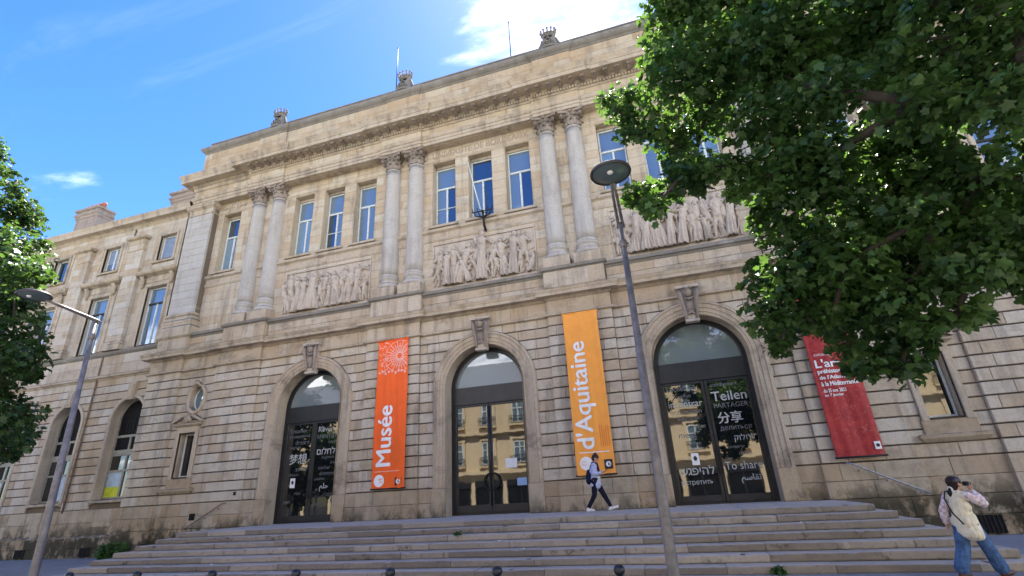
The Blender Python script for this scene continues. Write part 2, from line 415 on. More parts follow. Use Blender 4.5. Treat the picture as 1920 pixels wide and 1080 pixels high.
# ------------------------------------------------------------------ wall blocks
class Rect:
    def __init__(s, x0, x1, z0, z1): s.x0, s.x1, s.z0, s.z1 = x0, x1, z0, z1; s.curved = False
    def span(s, z): return (s.x0, s.x1) if s.z0 <= z <= s.z1 else None
class Arch:
    def __init__(s, xc, hw, z0, zs): s.xc, s.hw, s.z0, s.zs = xc, hw, z0, zs; s.z1 = zs + hw; s.curved = True
    def half(s, z):
        if z <= s.zs: return s.hw
        d = s.hw ** 2 - (z - s.zs) ** 2
        return math.sqrt(d) if d > 0 else 0.0
class Oval:
    def __init__(s, xc, zc, rx, rz): s.xc, s.zc, s.rx, s.rz = xc, zc, rx, rz; s.z0, s.z1 = zc - rz, zc + rz; s.curved = True
    def half(s, z):
        d = 1 - ((z - s.zc) / s.rz) ** 2
        return s.rx * math.sqrt(d) if d > 0 else 0.0
def backing(mb, x0, x1, z0, z1, y, holes, dz=.12):
    zs = {z0, z1}
    for h in holes:
        for z in (h.z0, h.z1): zs.add(min(max(z, z0), z1))
        if h.curved:
            k = int((h.z1 - h.z0) / dz) + 1
            for i in range(k + 1):
                z = h.z0 + (h.z1 - h.z0) * i / k
                if z0 < z < z1: zs.add(z)
    zs = sorted(zs)
    for a, b in zip(zs, zs[1:]):
        if b - a < 1e-6: continue
        mid = (a + b) / 2; cuts = []
        for h in holes:
            if h.z0 < mid < h.z1:
                if h.curved: cuts.append((h.xc - h.half(a), h.xc - h.half(b), h.xc + h.half(a), h.xc + h.half(b)))
                else: cuts.append((h.x0, h.x0, h.x1, h.x1))
        cuts.sort(); la, lb = x0, x0
        for c in cuts:
            mb.quad((la, y, a), (c[0], y, a), (c[1], y, b), (lb, y, b)); la, lb = c[2], c[3]
        mb.quad((la, y, a), (x1, y, a), (x1, y, b), (lb, y, b))
def reveal(mb, hole, y0, y1, n=20, bottom=True):
    """inner faces of an opening"""
    if not hole.curved: pts = [(hole.x0, hole.z0), (hole.x1, hole.z0), (hole.x1, hole.z1), (hole.x0, hole.z1)]
    elif isinstance(hole, Arch):
        pts = [(hole.xc - hole.hw, hole.z0), (hole.xc + hole.hw, hole.z0)] + [(hole.xc + hole.hw * math.cos(math.pi * i / n), hole.zs + hole.hw * math.sin(math.pi * i / n)) for i in range(n + 1)]
    else: pts = [(hole.xc + hole.rx * math.cos(2 * math.pi * i / n), hole.zc + hole.rz * math.sin(2 * math.pi * i / n)) for i in range(n)]
    a = mb.vs([(x, y0, z) for x, z in pts]); b = mb.vs([(x, y1, z) for x, z in pts]); k = len(pts)
    for i in range(k):
        if i == 0 and not bottom: continue
        j = (i + 1) % k; mb.face((a + i, a + j, b + j, b + i))
def gen_blocks(x0, x1, z0, z1, h, holes, lmin=.55, lmax=1.25, rows=None):
    """returns [(leftpts, rightpts, tint)] of stones laid in courses round the openings"""
    out = []; n = rows or max(1, round((z1 - z0) / h)); h = (z1 - z0) / n
    for r in range(n):
        a, b = z0 + r * h, z0 + (r + 1) * h
        cuts = []
        for o in holes:
            if o.z0 >= b - .015 or o.z1 <= a + .015: continue
            if o.curved:
                cuts.append((lambda z, o=o: o.xc - o.half(z), lambda z, o=o: o.xc + o.half(z), True, o.xc))
            else:
                cuts.append((lambda z, o=o: o.x0, lambda z, o=o: o.x1, False, (o.x0 + o.x1) / 2))
                if o.z0 > a + .03: out.append(([(o.x0, a), (o.x0, o.z0)], [(o.x1, a), (o.x1, o.z0)], rnd.uniform(-1, 1)))
                if o.z1 < b - .03: out.append(([(o.x0, o.z1), (o.x0, b)], [(o.x1, o.z1), (o.x1, b)], rnd.uniform(-1, 1)))
        cuts.sort(key=lambda c: c[3]); segs = []; lf = (lambda z: x0); lc = False
        for c in cuts: segs.append((lf, c[0], lc, c[2])); lf = c[1]; lc = c[2]
        segs.append((lf, (lambda z: x1), lc, False))
        for l, rr, lcv, rcv in segs:
            zs = [a + (b - a) * i / 4 for i in range(5)]
            L0 = max(l(z) for z in zs); L1 = min(rr(z) for z in zs); Lm = min(l(z) for z in zs); Rm = max(rr(z) for z in zs)
            if Rm - Lm < .03: continue
            xs = []; x = L0 + rnd.uniform(.45, 1.0) * lmax * (.6 if r % 2 else 1)
            while x < L1 - lmin * .7: xs.append(x); x += rnd.uniform(lmin, lmax)
            bl = [l] + [(lambda z, q=q: q) for q in xs] + [rr]; cv = [lcv] + [False] * len(xs) + [rcv]
            for i in range(len(bl) - 1):
                zz = zs if (cv[i] or cv[i + 1]) else [a, b]
                lp = [(bl[i](z), z) for z in zz]; rp = [(bl[i + 1](z), z) for z in zz]
                if max(q[0] for q in rp) - min(q[0] for q in lp) < .04: continue
                out.append((lp, rp, rnd.uniform(-1, 1)))
    return out
def block_into(mb, blk, y, depth, gz, gx, bev, o=(0, 0, 0), jit=.003):
    lp, rp, t = blk; y = y + rnd.uniform(-jit, jit)
    def ring(dz, dx, yy):
        k = len(lp); L = []; Rr = []
        for i in range(k):
            z = lp[i][1] + (dz if i == 0 else (-dz if i == k - 1 else 0))
            xl = lp[i][0] + dx; xr = rp[i][0] - dx
            if xr < xl: xl = xr = (xl + xr) / 2
            L.append((xl - o[0], yy - o[1], z - o[2])); Rr.append((xr - o[0], yy - o[1], z - o[2]))
        return [L[0]] + Rr + L[:0:-1]
    rg = [mb.vs(ring(gz, gx, y + depth), t), mb.vs(ring(gz, gx, y + bev), t), mb.vs(ring(gz + bev, gx + bev, y), t)]
    n = 2 * len(lp)
    for p, q in zip(rg, rg[1:]):
        for i in range(n):
            j = (i + 1) % n; mb.face((p + i, p + j, q + j, q + i))
    mb.face([rg[-1] + i for i in range(n)])
def px_size(blk, y):
    lp, rp, t = blk; x = (lp[0][0] + rp[0][0]) / 2; z = (lp[0][1] + lp[-1][1]) / 2
    d = Vector((x, y, z)) - CAM; f = d.dot(_f)
    if f < .5: return 0
    u = d.dot(_r) / f * 926.9; v = d.dot(_u) / f * 926.9
    if abs(u) > 985 or abs(v) > 580: return 0
    return (rp[0][0] - lp[0][0]) * (lp[-1][1] - lp[0][1]) / d.length ** 2
def place_blocks(parent, jobs, mat, name, stuffname, limit=300, gz=.019, gx=.005, bev=.014):
    """jobs [(blk, y, depth)]; the largest in view are objects of their own, the rest one stuff mesh"""
    jobs = sorted(jobs, key=lambda j: -px_size(j[0], j[1]))
    for blk, y, dp in jobs[:limit]:
        mb = MB(); o = (min(p[0] for p in blk[0]), y, blk[0][0][1])
        block_into(mb, blk, y, dp, gz, gx, bev, o)
        put(name, mb.mesh(name, mat), parent, o)
    if jobs[limit:]:
        mb = MB()
        for blk, y, dp in jobs[limit:]: block_into(mb, blk, y, dp, gz, gx, bev)
        tag(put(stuffname, mb.mesh(stuffname, mat), parent), kind='stuff')

# ------------------------------------------------------------------ scratch scene for evaluating text and fused shapes
TS = bpy.data.scenes.new('scratch')
def evaluated(o):
    TS.collection.objects.link(o)
    with bpy.context.temp_override(scene=TS, view_layer=TS.view_layers[0]):
        return bpy.data.meshes.new_from_object(o.evaluated_get(bpy.context.evaluated_depsgraph_get()))
# ------------------------------------------------------------------ text as flat mesh
def text_polys(body, size, bold=0.0, spacing=1.0, res=3):
    c = bpy.data.curves.new('txt', 'FONT'); c.body = body; c.size = size; c.resolution_u = res; c.offset = bold; c.space_character = spacing
    o = bpy.data.objects.new('txt', c)
    m = evaluated(o)
    vs = [(v.co.x, v.co.y) for v in m.vertices]; fs = [tuple(p.vertices) for p in m.polygons]
    bpy.data.objects.remove(o); bpy.data.curves.remove(c); bpy.data.meshes.remove(m)
    return vs, fs
def text_fit(body, width, height=None, bold=0.0, res=3):
    """unit text scaled to the given width and height, lower left at 0,0"""
    vs, fs = text_polys(body, 1.0, bold, 1.0, res)
    if not vs: return [], []
    x0 = min(v[0] for v in vs); x1 = max(v[0] for v in vs); y0 = min(v[1] for v in vs); y1 = max(v[1] for v in vs)
    kx = width / (x1 - x0); ky = (height / (y1 - y0)) if height else kx
    return [((a - x0) * kx, (b - y0) * ky) for a, b in vs], fs
def flat_text(mb, body, x, z, y, width, height=None, vertical=False, bold=0.0, dy=None, res=3):
    vs, fs = text_fit(body, width, height, 0.0, res); h = max([v[1] for v in vs] or [1])
    sh = [(0, 0)] + ([(bold * h, 0), (-bold * h, 0), (0, bold * h * .7), (0, -bold * h * .7)] if bold else [])
    if dy and vs:       # finely divided so that print follows the folds of the cloth
        bm = bmesh.new(); bv = [bm.verts.new((a, b, 0)) for a, b in vs]
        for f in fs:
            try: bm.faces.new([bv[i] for i in f])
            except ValueError: pass
        for _ in range(2):
            bmesh.ops.triangulate(bm, faces=bm.faces[:]); ed = [e for e in bm.edges if e.calc_length() > .11]
            if ed: bmesh.ops.subdivide_edges(bm, edges=ed, cuts=1)
        bmesh.ops.triangulate(bm, faces=bm.faces[:]); bm.verts.index_update()
        vs = [(v.co.x, v.co.y) for v in bm.verts]; fs = [tuple(v.index for v in f.verts) for f in bm.faces]; bm.free()
    for ci, (sa, sb) in enumerate(sh):      # thickened by shifted copies, each a hair in front of the last
        n = len(mb.v); P = []
        for a, b in vs:
            q = (x - b - sb, z + a + sa) if vertical else (x + a + sa, z + b + sb)
            P.append((q[0], y - .0006 * ci + (dy(*q) if dy else 0), q[1]))
        mb.vs(P)
        for f in fs:
            f = [n + i for i in f]
            p, q, r = (Vector(mb.v[i]) for i in f[:3])
            if (q - p).cross(r - p).y > 0: f = f[::-1]
            mb.face(f)

# ------------------------------------------------------------------ windows
def window(parent, x, z0, z1, hw, y, frame=.065, transom=.66, mull=True, mat=None, transom_mat=None, bars=(), name='window', glassm=None, lower=None):
    """casement window: frame mesh with transom, mullion, glazing bars and panes as its children"""
    mat = mat or M['winframe']; gm = glassm or M['glass']
    f = MB(); zt = z0 + (z1 - z0) * transom if transom else z1
    f.box(x - hw, x - hw + frame, y, y + .09, z0, z1, bev=.01); f.box(x + hw - frame, x + hw, y, y + .09, z0, z1, bev=.01)
    f.box(x - hw + frame, x + hw - frame, y + .003, y + .09, z1 - frame, z1, bev=.01); f.box(x - hw + frame, x + hw - frame, y + .003, y + .09, z0, z0 + frame, bev=.01)
    w = f.build(name, mat, parent, origin=(x, y, z0))
    a, b = x - hw + frame, x + hw - frame
    def pane(x0, x1, za, zb, m=gm):
        p = MB(); p.box(x0, x1, y + .045, y + .055, za, zb); put('pane', p.mesh('pane', rnd.choice((M['glass'], M['glass'], M['glass_pale'], M['glass_dark'])) if m is M['glass'] else m), w)
    if transom:
        t = MB(); t.box(a, b, y - .012, y + .088, zt - .05, zt + .05, bev=.012); put('transom', t.mesh('transom', transom_mat or mat), w)
        pane(a, b, zt + .05, z1 - frame)
    zl = zt - (.05 if transom else frame)
    if mull:
        t = MB(); t.box(x - .045, x + .045, y - .008, y + .087, z0 + frame, zl, bev=.012); put('mullion', t.mesh('mullion', mat), w)
        pane(a, x - .045, z0 + frame, zl, lower or gm); pane(x + .045, b, z0 + frame, zl, lower or gm)
    else: pane(a, b, z0 + frame, zl, lower or gm)
    for zb in bars:
        zz = z0 + (z1 - z0) * zb; t = MB(); t.box(a, b, y + .012, y + .08, zz - .018, zz + .018); put('glazing_bar', t.mesh('glazing_bar', mat), w)
    return w

# ------------------------------------------------------------------ museum, main block
BX = 17.5
mus = empty('museum_building', (0, 0, GZ))
tag(mus, 'large tan limestone museum block with paired columns and three arched doorways', 'building')
PIERS = [(-17.5, -15.5), (-13.35, -10.85), (-5.25, -2.75), (2.75, 5.25), (10.85, 13.35), (15.5, 17.5)]
WALLS = [(-15.5, -13.35), (-10.85, -5.25), (-2.75, 2.75), (5.25, 10.85), (13.35, 15.5)]
DOORX = (-8.0, 0.0, 8.0); DR = 1.58; DZS = 4.68
doorholes = [Arch(x, DR, 0.0, DZS) for x in DOORX]
blockholes = [Arch(x, 1.86, 0.0, DZS) for x in DOORX]
smallwin = [Rect(sx * 14.45 - .46, sx * 14.45 + .46, 2.1, 4.02) for sx in (-1, 1)]
ovals = [Oval(sx * 14.3, 5.57, .40, .56) for sx in (-1, 1)]
smallblk = [Rect(sx * 14.45 - .66, sx * 14.45 + .66, 1.6, 4.45) for sx in (-1, 1)]
ovalblk = [Oval(sx * 14.3, 5.57, .58, .74) for sx in (-1, 1)]
WINZ0, WINZ1, WHW = 12.36, 15.78, .585
topw = [(k * 8 + i * 1.85) for k in (-1, 0, 1) for i in (-1, 0, 1)] + [-14.58, 14.58]
winholes = [Rect(x - WHW, x + WHW, WINZ0, WINZ1 + .14) for x in topw]

wall = MB()
def reveal_part(parent, hole, y0, y1, mat, n=20, bottom=True):
    r = MB(); reveal(r, hole, y0, y1, n, bottom); put('reveal', r.mesh('reveal', mat), parent)
backing(wall, -BX + .05, BX - .05, GZ, 8.03, .08, doorholes + smallwin + ovals)
backing(wall, -BX + .25, BX - .25, 8.0, 9.0, .15, [])
for h in doorholes: reveal_part(mus, h, -.06, .75, M['trim'], bottom=False)
for h in smallwin: reveal_part(mus, h, -.02, .5, M['trim'])
for h in ovals: reveal_part(mus, h, -.02, .5, M['trim'], 28)
backing(wall, -15.7, 15.7, 8.9, 17.3, .45, winholes)
for h in winholes: reveal_part(mus, h, .39, 1.0, M['ashlar'])
for sx in (-1, 1):      # end faces and the backs of the end pilasters
    q = [(sx * (BX - .05), .05, GZ), (sx * (BX - .05), 14, GZ), (sx * (BX - .05), 14, 16.6), (sx * (BX - .05), .05, 16.6)]
    wall.quad(*(q if sx > 0 else q[::-1]))
    wall.box(min(sx * 15.6, sx * 17.3), max(sx * 15.6, sx * 17.3), .12, 1.2, 8.1, 16.7)
wall.box(-BX + .05, BX - .05, 13.9, 14.0, GZ, 18.5)
wall.build('wall', M['joint'], mus)
core = MB(); core.box(-17.2, 17.2, 1.6, 13.8, GZ, 20.6); core.build('interior_mass', M['dark'], mus)

# ground floor rustication: every stone is a piece
jobs = []
for a, b in WALLS:
    hs = [h for h in blockholes + smallblk + ovalblk if (h.x0 if not h.curved else h.xc) > a and (h.x1 if not h.curved else h.xc) < b]
    jobs += [(k, 0.0, .10) for k in gen_blocks(a, b, 1.0, 7.0, .4, hs, .5, 1.15)]
for a, b in PIERS: jobs += [(k, -.12, .22) for k in gen_blocks(a, b, 1.0, 7.0, .4, [], .55, 1.1)]
place_blocks(mus, jobs, M['rustic'], 'stone_block', 'stone_blocks')
# plinth of large smooth stones
jobs = []
for a, b in WALLS:
    hs = [h for h in [Arch(x, 2.12, -2.0, DZS) for x in DOORX] if a < h.xc < b]
    jobs += [(k, -.06, .13) for k in gen_blocks(a, b, 0.0, .985, .49, hs, .7, 1.4)]
    jobs += [(k, -.09, .16) for k in gen_blocks(a, b, GZ, -.004, .52, [], .7, 1.4)]
for a, b in PIERS:
    jobs += [(k, -.20, .28) for k in gen_blocks(a - .06, b + .06, 0.0, .985, .49, [], .7, 1.4)]
    jobs += [(k, -.24, .32) for k in gen_blocks(a - .09, b + .09, GZ, -.004, .52, [], .7, 1.4)]
place_blocks(mus, jobs, M['base'], 'plinth_stone', 'plinth_stones', gz=.004, gx=.004, bev=.008)
# strip, frieze band, lower cornice, blocking course, ledge
STRIP = [(0, 6.955), (.06, 6.957), (.12, 6.985), (.125, 7.05), (.05, 7.085), (0, 7.09)]
LCORN = [(0, 7.62), (.04, 7.65), (.07, 7.70), (.12, 7.72), (.33, 7.725), (.34, 7.84), (.37, 7.88), (.41, 7.97), (.38, 7.99), (-.03, 8.07), (-.05, 8.08)]
LEDGE = [(0, 8.72), (.04, 8.76), (.06, 8.80), (.14, 8.83), (.15, 8.95), (.12, 8.97), (-.25, 9.05), (-.35, 9.055)]
m = MB(); m.mould(-BX, BX, 0, STRIP)
for a, b in PIERS: m.mould(a, b, -.12, STRIP, eps=.003)
m.build('string_course', M['trim'], mus)
jobs = []
for a, b in WALLS: jobs += [(k, 0.0, .1) for k in gen_blocks(a, b, 7.09, 7.62, .53, [], .6, 1.3)]
for a, b in PIERS: jobs += [(k, -.12, .18) for k in gen_blocks(a, b, 7.093, 7.623, .53, [], .6, 1.3)]
place_blocks(mus, jobs, M['trim'], 'frieze_stone', 'frieze_stones', gz=.003, gx=.003, bev=.006)
m = MB(); m.mould(-BX, BX, 0, LCORN)
for a, b in PIERS: m.mould(a, b, -.12, LCORN, eps=.003)
m.build('lower_cornice', M['trim'], mus)
jobs = [(k, .09, .3) for a, b in ((-15.5, -13.3), (-10.8, -5.2), (-2.8, 2.8), (5.2, 10.8), (13.3, 15.5)) for k in gen_blocks(a, b, 8.03, 8.74, .36, [], .7, 1.5)]
place_blocks(mus, jobs, M['trim'], 'blocking_stone', 'blocking_stones', gz=.003, gx=.003, bev=.01)
m = MB(); m.mould(-BX + .2, BX - .2, .09, LEDGE); m.build('ledge', M['coping'], mus)

# pedestals under the column pairs
PC = [-12.06, -3.94, 3.94, 12.06]
for xc in PC:
    p = MB(); p.box(xc - 1.22, xc + 1.22, -.11, .5, 8.02, 8.92, rnd.uniform(-.4, .4), bev=.012)
    for k in range(4): p.box(xc - 1.226 + k * .613 + .004, xc - 1.226 + (k + 1) * .613 - .004, -.125, -.05, 8.16 + .0, 8.80, rnd.uniform(-1, 1), bev=.01)
    ped = p.build('pedestal', M['trim'], mus, origin=(xc, 0, 8.02))
    c = MB(); c.mould(xc - 1.24, xc + 1.24, -.11, [(0, 8.86), (.04, 8.89), (.10, 8.92), (.11, 9.02), (.08, 9.035), (-.6, 9.04)]); put('pedestal_cap', c.mesh('pedestal_cap', M['coping']), ped)
    c = MB(); c.mould(xc - 1.24, xc + 1.24, -.11, [(.07, 8.0), (.07, 8.07), (.03, 8.11), (0, 8.15)]); put('pedestal_base', c.mesh('pedestal_base', M['trim']), ped)

# columns
def col_meshes():
    s = MB(); N = 14
    s.lathe([(.415 - .055 * (i / N) ** 1.7, 1.17 + (5.68 * i / N)) for i in range(N + 1)], seg=40)
    s.lathe([(.37, 6.83), (.395, 6.86), (.395, 6.90), (.36, 6.93)], seg=32)
    shaft = s.mesh('column', M['column'])
    b = MB(); prof = [(.545, .48)]
    prof += [(.46 + .085 * math.cos(t), .60 + .12 * math.sin(t)) for t in [math.pi * (i / 8 - .5) for i in range(9)]]
    prof += [(.455, .735), (.43, .76), (.425, .82), (.445, .87), (.47, .885)]
    prof += [(.43 + .06 * math.cos(t), .96 + .075 * math.sin(t)) for t in [math.pi * (i / 6 - .5) for i in range(7)]]
    prof += [(.445, 1.045), (.45, 1.10), (.44, 1.15), (.418, 1.18)]
    b.lathe(prof, seg=40); base = b.mesh('column_base', M['column'])
    p = MB(); p.box(-.555, .555, -.555, .555, .02, .48, bev=.02); plinth = p.mesh('plinth', M['trim'])
    c = MB()
    c.lathe([(.36, 6.92), (.355, 7.1), (.37, 7.35), (.43, 7.52), (.50, 7.58)], seg=24)
    def leaf(ang, z0, h, r0, out, w):
        n = 7; ring = []
        for i in range(n + 1):
            t = i / n; z = z0 + h * (math.sin(min(t, .82) / .82 * math.pi / 2)) - (h * .22 * max(0, (t - .72) / .28) ** 1.5)
            r = r0 + .02 + out * (t ** 2.6); ww = w * (.75 + .5 * math.sin(t * math.pi)) * (1 - .35 * t) * (1 + .12 * (-1) ** i)
            ca, sa = math.cos(ang), math.sin(ang)
            pts = []
            for k, dr in ((-1, -.03), (-.5, .012), (0, .04), (.5, .012), (1, -.03)):
                rr = r + dr; pts.append((ca * rr - sa * ww * k, sa * rr + ca * ww * k, z))
            ring.append(c.vs(pts))
        for a, b_ in zip(ring, ring[1:]):
            for k in range(4): c.face((a + k, a + k + 1, b_ + k + 1, b_ + k), True)
    for k in range(8): leaf(k * math.pi / 4, 6.93, .30, .355, .13, .13)
    for k in range(8): leaf(k * math.pi / 4 + math.pi / 8, 6.97, .46, .36, .17, .125)
    for k in range(4):
        an = math.pi / 4 + k * math.pi / 2; ca, sa = math.cos(an), math.sin(an)
        # corner volutes: a spiral ribbon seen from both sides
        for sd in (-1, 1):
            pts = []; rr = []
            for i in range(22):
                t = i / 21; th = t * 3.6 * math.pi; r = .125 * (1 - t * .82)
                u = .535 - r * math.cos(th) * 1.0 + .02; z = 7.46 + r * math.sin(th)
                pts.append((ca * u - sa * sd * .035, sa * u + ca * sd * .035, z)); rr.append(.032 * (1 - t * .45))
            c.tube(pts, rr, 6)
        c.tube([(ca * .36, sa * .36, 7.22), (ca * .40, sa * .40, 7.36), (ca * .46, sa * .46, 7.48), (ca * .53, sa * .53, 7.57)], [.03, .045, .05, .05], 6)
        an2 = k * math.pi / 2; c.ball((math.cos(an2) * .50, math.sin(an2) * .50, 7.62), .075, 8, 6)
        for sd in (-1, 1):
            an3 = an2 + sd * .28; c.tube([(math.cos(an3) * .38, math.sin(an3) * .38, 7.25), (math.cos(an3) * .43, math.sin(an3) * .43, 7.42), (math.cos(an2 + sd * .12) * .48, math.sin(an2 + sd * .12) * .48, 7.50)], [.025, .035, .04], 6)
    # abacus with concave sides
    ring = []
    for z, ex in ((7.57, 0), (7.62, .02), (7.66, .02), (7.71, .05)):
        pts = []
        for k in range(4):
            for i in range(7):
                t = i / 6 - .5; an = k * math.pi / 2; u = .50 + ex - .10 * math.cos(t * math.pi); v = t * 1.06 * (1 + ex)
                pts.append((math.cos(an) * (u + .06) - math.sin(an) * v, math.sin(an) * (u + .06) + math.cos(an) * v, z))
        ring.append(c.vs(pts))
    for a, b_ in zip(ring, ring[1:]):
        for k in range(28): c.face((a + k, a + (k + 1) % 28, b_ + (k + 1) % 28, b_ + k))
    c.face([ring[-1] + k for k in range(28)]); c.face([ring[0] + k for k in range(28)][::-1])
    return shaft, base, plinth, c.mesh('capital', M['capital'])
cm = col_meshes()
for xc in PC:
    for dx in (-.63, .63):
        col = put('column', cm[0], mus, (xc + dx, .40, 9.03))
        for nm, me in zip(('column_base', 'plinth', 'capital'), cm[1:]): put(nm, me, col, (0, 0, 0), local=True)

# end pilasters
for sx in (-1, 1):
    a, b = sorted((sx * 15.62, sx * 17.3))
    p = MB()
    for blk in gen_blocks(a, b, 10.15, 16.0, .42, [], .7, 1.2): block_into(p, blk, 0.0, .5, .003, .003, .008)
    pil = p.build('pilaster', M['column'], mus)
    c = MB(); c.mould(a, b, 0, [(.0, 9.98), (.06, 10.0), (.08, 10.06), (.06, 10.12), (.0, 10.15)]); c.mould(a, b, 0, [(.20, 8.92), (.20, 9.35), (.12, 9.45), (.12, 9.55), (.15, 9.6), (.15, 9.7), (.08, 9.78), (.05, 9.9), (.01, 9.985)])
    c.mould(a, b, 0, [(.13, 8.05), (.13, 8.15), (.10, 8.2), (.10, 8.75), (.16, 8.8), (.22, 8.86), (.22, 8.923)]); put('pilaster_base', c.mesh('pilaster_base', M['trim']), pil)
    c = MB(); c.mould(a, b, 0, [(0, 15.995), (.03, 16.0), (.04, 16.06), (.0, 16.08), (.0, 16.32), (.05, 16.38), (.13, 16.45), (.14, 16.56), (.17, 16.60), (.17, 16.66), (0, 16.68), (-.3, 16.685)]); put('pilaster_cap', c.mesh('pilaster_cap', M['trim']), pil)

# upper wall of smooth ashlar
reliefs = [Rect(x - 2.42, x + 2.42, 9.22, 11.42) for x in DOORX]
wblk = [Rect(h.x0 - .0, h.x1 + .0, h.z0, h.z1) for h in winholes]
jobs = [(k, .40, .07) for k in gen_blocks(-15.62, 15.62, 9.02, 16.74, .42, wblk + reliefs, .55, 1.2)]
place_blocks(mus, jobs, M['ashlar'], 'ashlar_stone', 'ashlar_stones', gz=.003, gx=.003, bev=.006)
# sill course below the top windows and moulding over the relief panels
SILLC = [(0, 11.56), (.03, 11.58), (.06, 11.66), (.06, 11.72), (.02, 11.74), (.02, 11.98), (.07, 12.02), (.13, 12.06), (.14, 12.18), (.10, 12.21), (.0, 12.23)]
m = MB(); m.mould(-15.62, 15.62, .40, SILLC, left=False, right=False); m.build('sill_course', M['trim'], mus)
m = MB(); m.mould(-15.6, 15.6, .40, [(0, 15.96), (.02, 15.965), (.03, 16.0), (.06, 16.03), (.06, 16.06), (0, 16.08)], left=False, right=False); m.build('head_course', M['ashlar'], mus)
for i, x in enumerate(topw):
    w = window(mus, x, WINZ0, WINZ1 - .02, WHW - .01, .76, frame=.065, transom=.66, bars=((.33,) if i in (1, 3, 8) else ()))
    s = MB(); s.box(x - WHW - .16, x + WHW + .16, .22, .95, 12.235, 12.36, rnd.uniform(-.5, .5), bev=.02); put('window_sill', s.mesh('window_sill', M['trim']), w)
    s = MB(); s.box(x - WHW + .01, x + WHW - .01, .70, .93, WINZ1 - .015, WINZ1 + .13, .3, bev=.01); put('shutter_box', s.mesh('shutter_box', M['trim']), w)

# carved relief panels
def relief_figures(xc, w, z0, h, seed, lively):
    rg = random.Random(seed); figs = []; n = 19
    for i in range(n):
        fx = -w / 2 + w * (i + .5) / n + rg.uniform(-.07, .07)
        H = h * (rg.uniform(.84, .99) if i % 2 else rg.uniform(.45, .92)); lean = rg.uniform(-.16, .16); caps = []   # capsule: x0,z0,r0,x1,z1,r1,lift
        if lively and i == n // 2: H = h * 1.14
        low = lively and i in (11, 12, 14)
        if low: H = h * .5
        k = max(H / 1.9, .62); hx = fx + lean; base = .0 if i % 2 else .08
        hd = (hx + rg.uniform(-.04, .04), z0 + H - .13 * k)
        caps.append((hd[0], hd[1], .105 * k, hd[0] + rg.uniform(-.03, .03), hd[1] + .05 * k, .10 * k, .07 + base))
        sh = z0 + H - .36 * k; hip = z0 + H * .5
        caps.append((hx, sh, .17 * k, (fx + hx) / 2, hip, .15 * k, .05 + base))
        caps.append((hx, hd[1], .06 * k, hx, sh, .07 * k, .04 + base))
        robe = rg.random() < .6 and not low
        if robe: caps.append(((fx + hx) / 2, hip, .17 * k, fx, z0 + .05, .235 * k, .03 + base, 1))
        else:
            s_ = rg.uniform(.08, .26) * (1.7 if lively else 1); kn = z0 + H * .27
            for sd in (-1, 1):
                kx = fx + sd * s_ * .7 * k + rg.uniform(-.05, .05); caps.append(((fx + hx) / 2 + sd * .06 * k, hip, .10 * k, kx, kn, .075 * k, .04 + base))
                caps.append((kx, kn, .072 * k, fx + sd * s_ * k, z0 + .05, .05 * k, .03 + base)); caps.append((fx + sd * s_ * k, z0 + .04, .045 * k, fx + sd * s_ * k + sd * .1, z0 + .03, .035 * k, .03 + base))
        for sd in (-1, 1):
            ex, ez = hx + sd * rg.uniform(.18, .30) * k, sh - rg.uniform(-.10, .30) * k
            wx, wz = ex - sd * rg.uniform(-.22, .22) * k, ez + rg.uniform(-.26, .30) * k
            caps.append((hx + sd * .14 * k, sh + .02, .065 * k, ex, ez, .055 * k, .09 + base)); caps.append((ex, ez, .055 * k, wx, wz, .042 * k, .11 + base))
        if rg.random() < .45:   # a held staff, scroll or fold of cloth
            sx_ = hx + rg.choice((-1, 1)) * .2 * k; caps.append((sx_, z0 + .1, .025, sx_ + rg.uniform(-.15, .15), z0 + H * rg.uniform(.7, 1.0), .03, .08 + base))
        for q in range(4):      # swags of cloth, shields, limbs that cross behind and between
            ax, az = fx + rg.uniform(-.28, .28), z0 + h * rg.uniform(.08, .88); an = rg.uniform(0, 6.28); l = rg.uniform(.12, .38)
            caps.append((ax, az, rg.uniform(.03, .07), ax + l * math.cos(an), min(max(az + l * math.sin(an), z0 + .04), z0 + h - .05), rg.uniform(.025, .06), rg.uniform(0, .10)))
        ro = rg.uniform(-.42, .42) if lively else rg.uniform(-.2, .2); cr, sr = math.cos(ro), math.sin(ro); pz = z0 + H * .35     # tilted poses
        def rt(x, z): return fx + (x - fx) * cr + (z - pz) * sr, min(max(pz + (z - pz) * cr - (x - fx) * sr, z0 + .02), z0 + h * 1.12)
        caps = [rt(c[0], c[1]) + (c[2],) + rt(c[3], c[4]) + tuple(c[5:]) for c in caps]
        figs.append((caps, rg.uniform(22, 34), rg.uniform(0, 6)))
    return figs
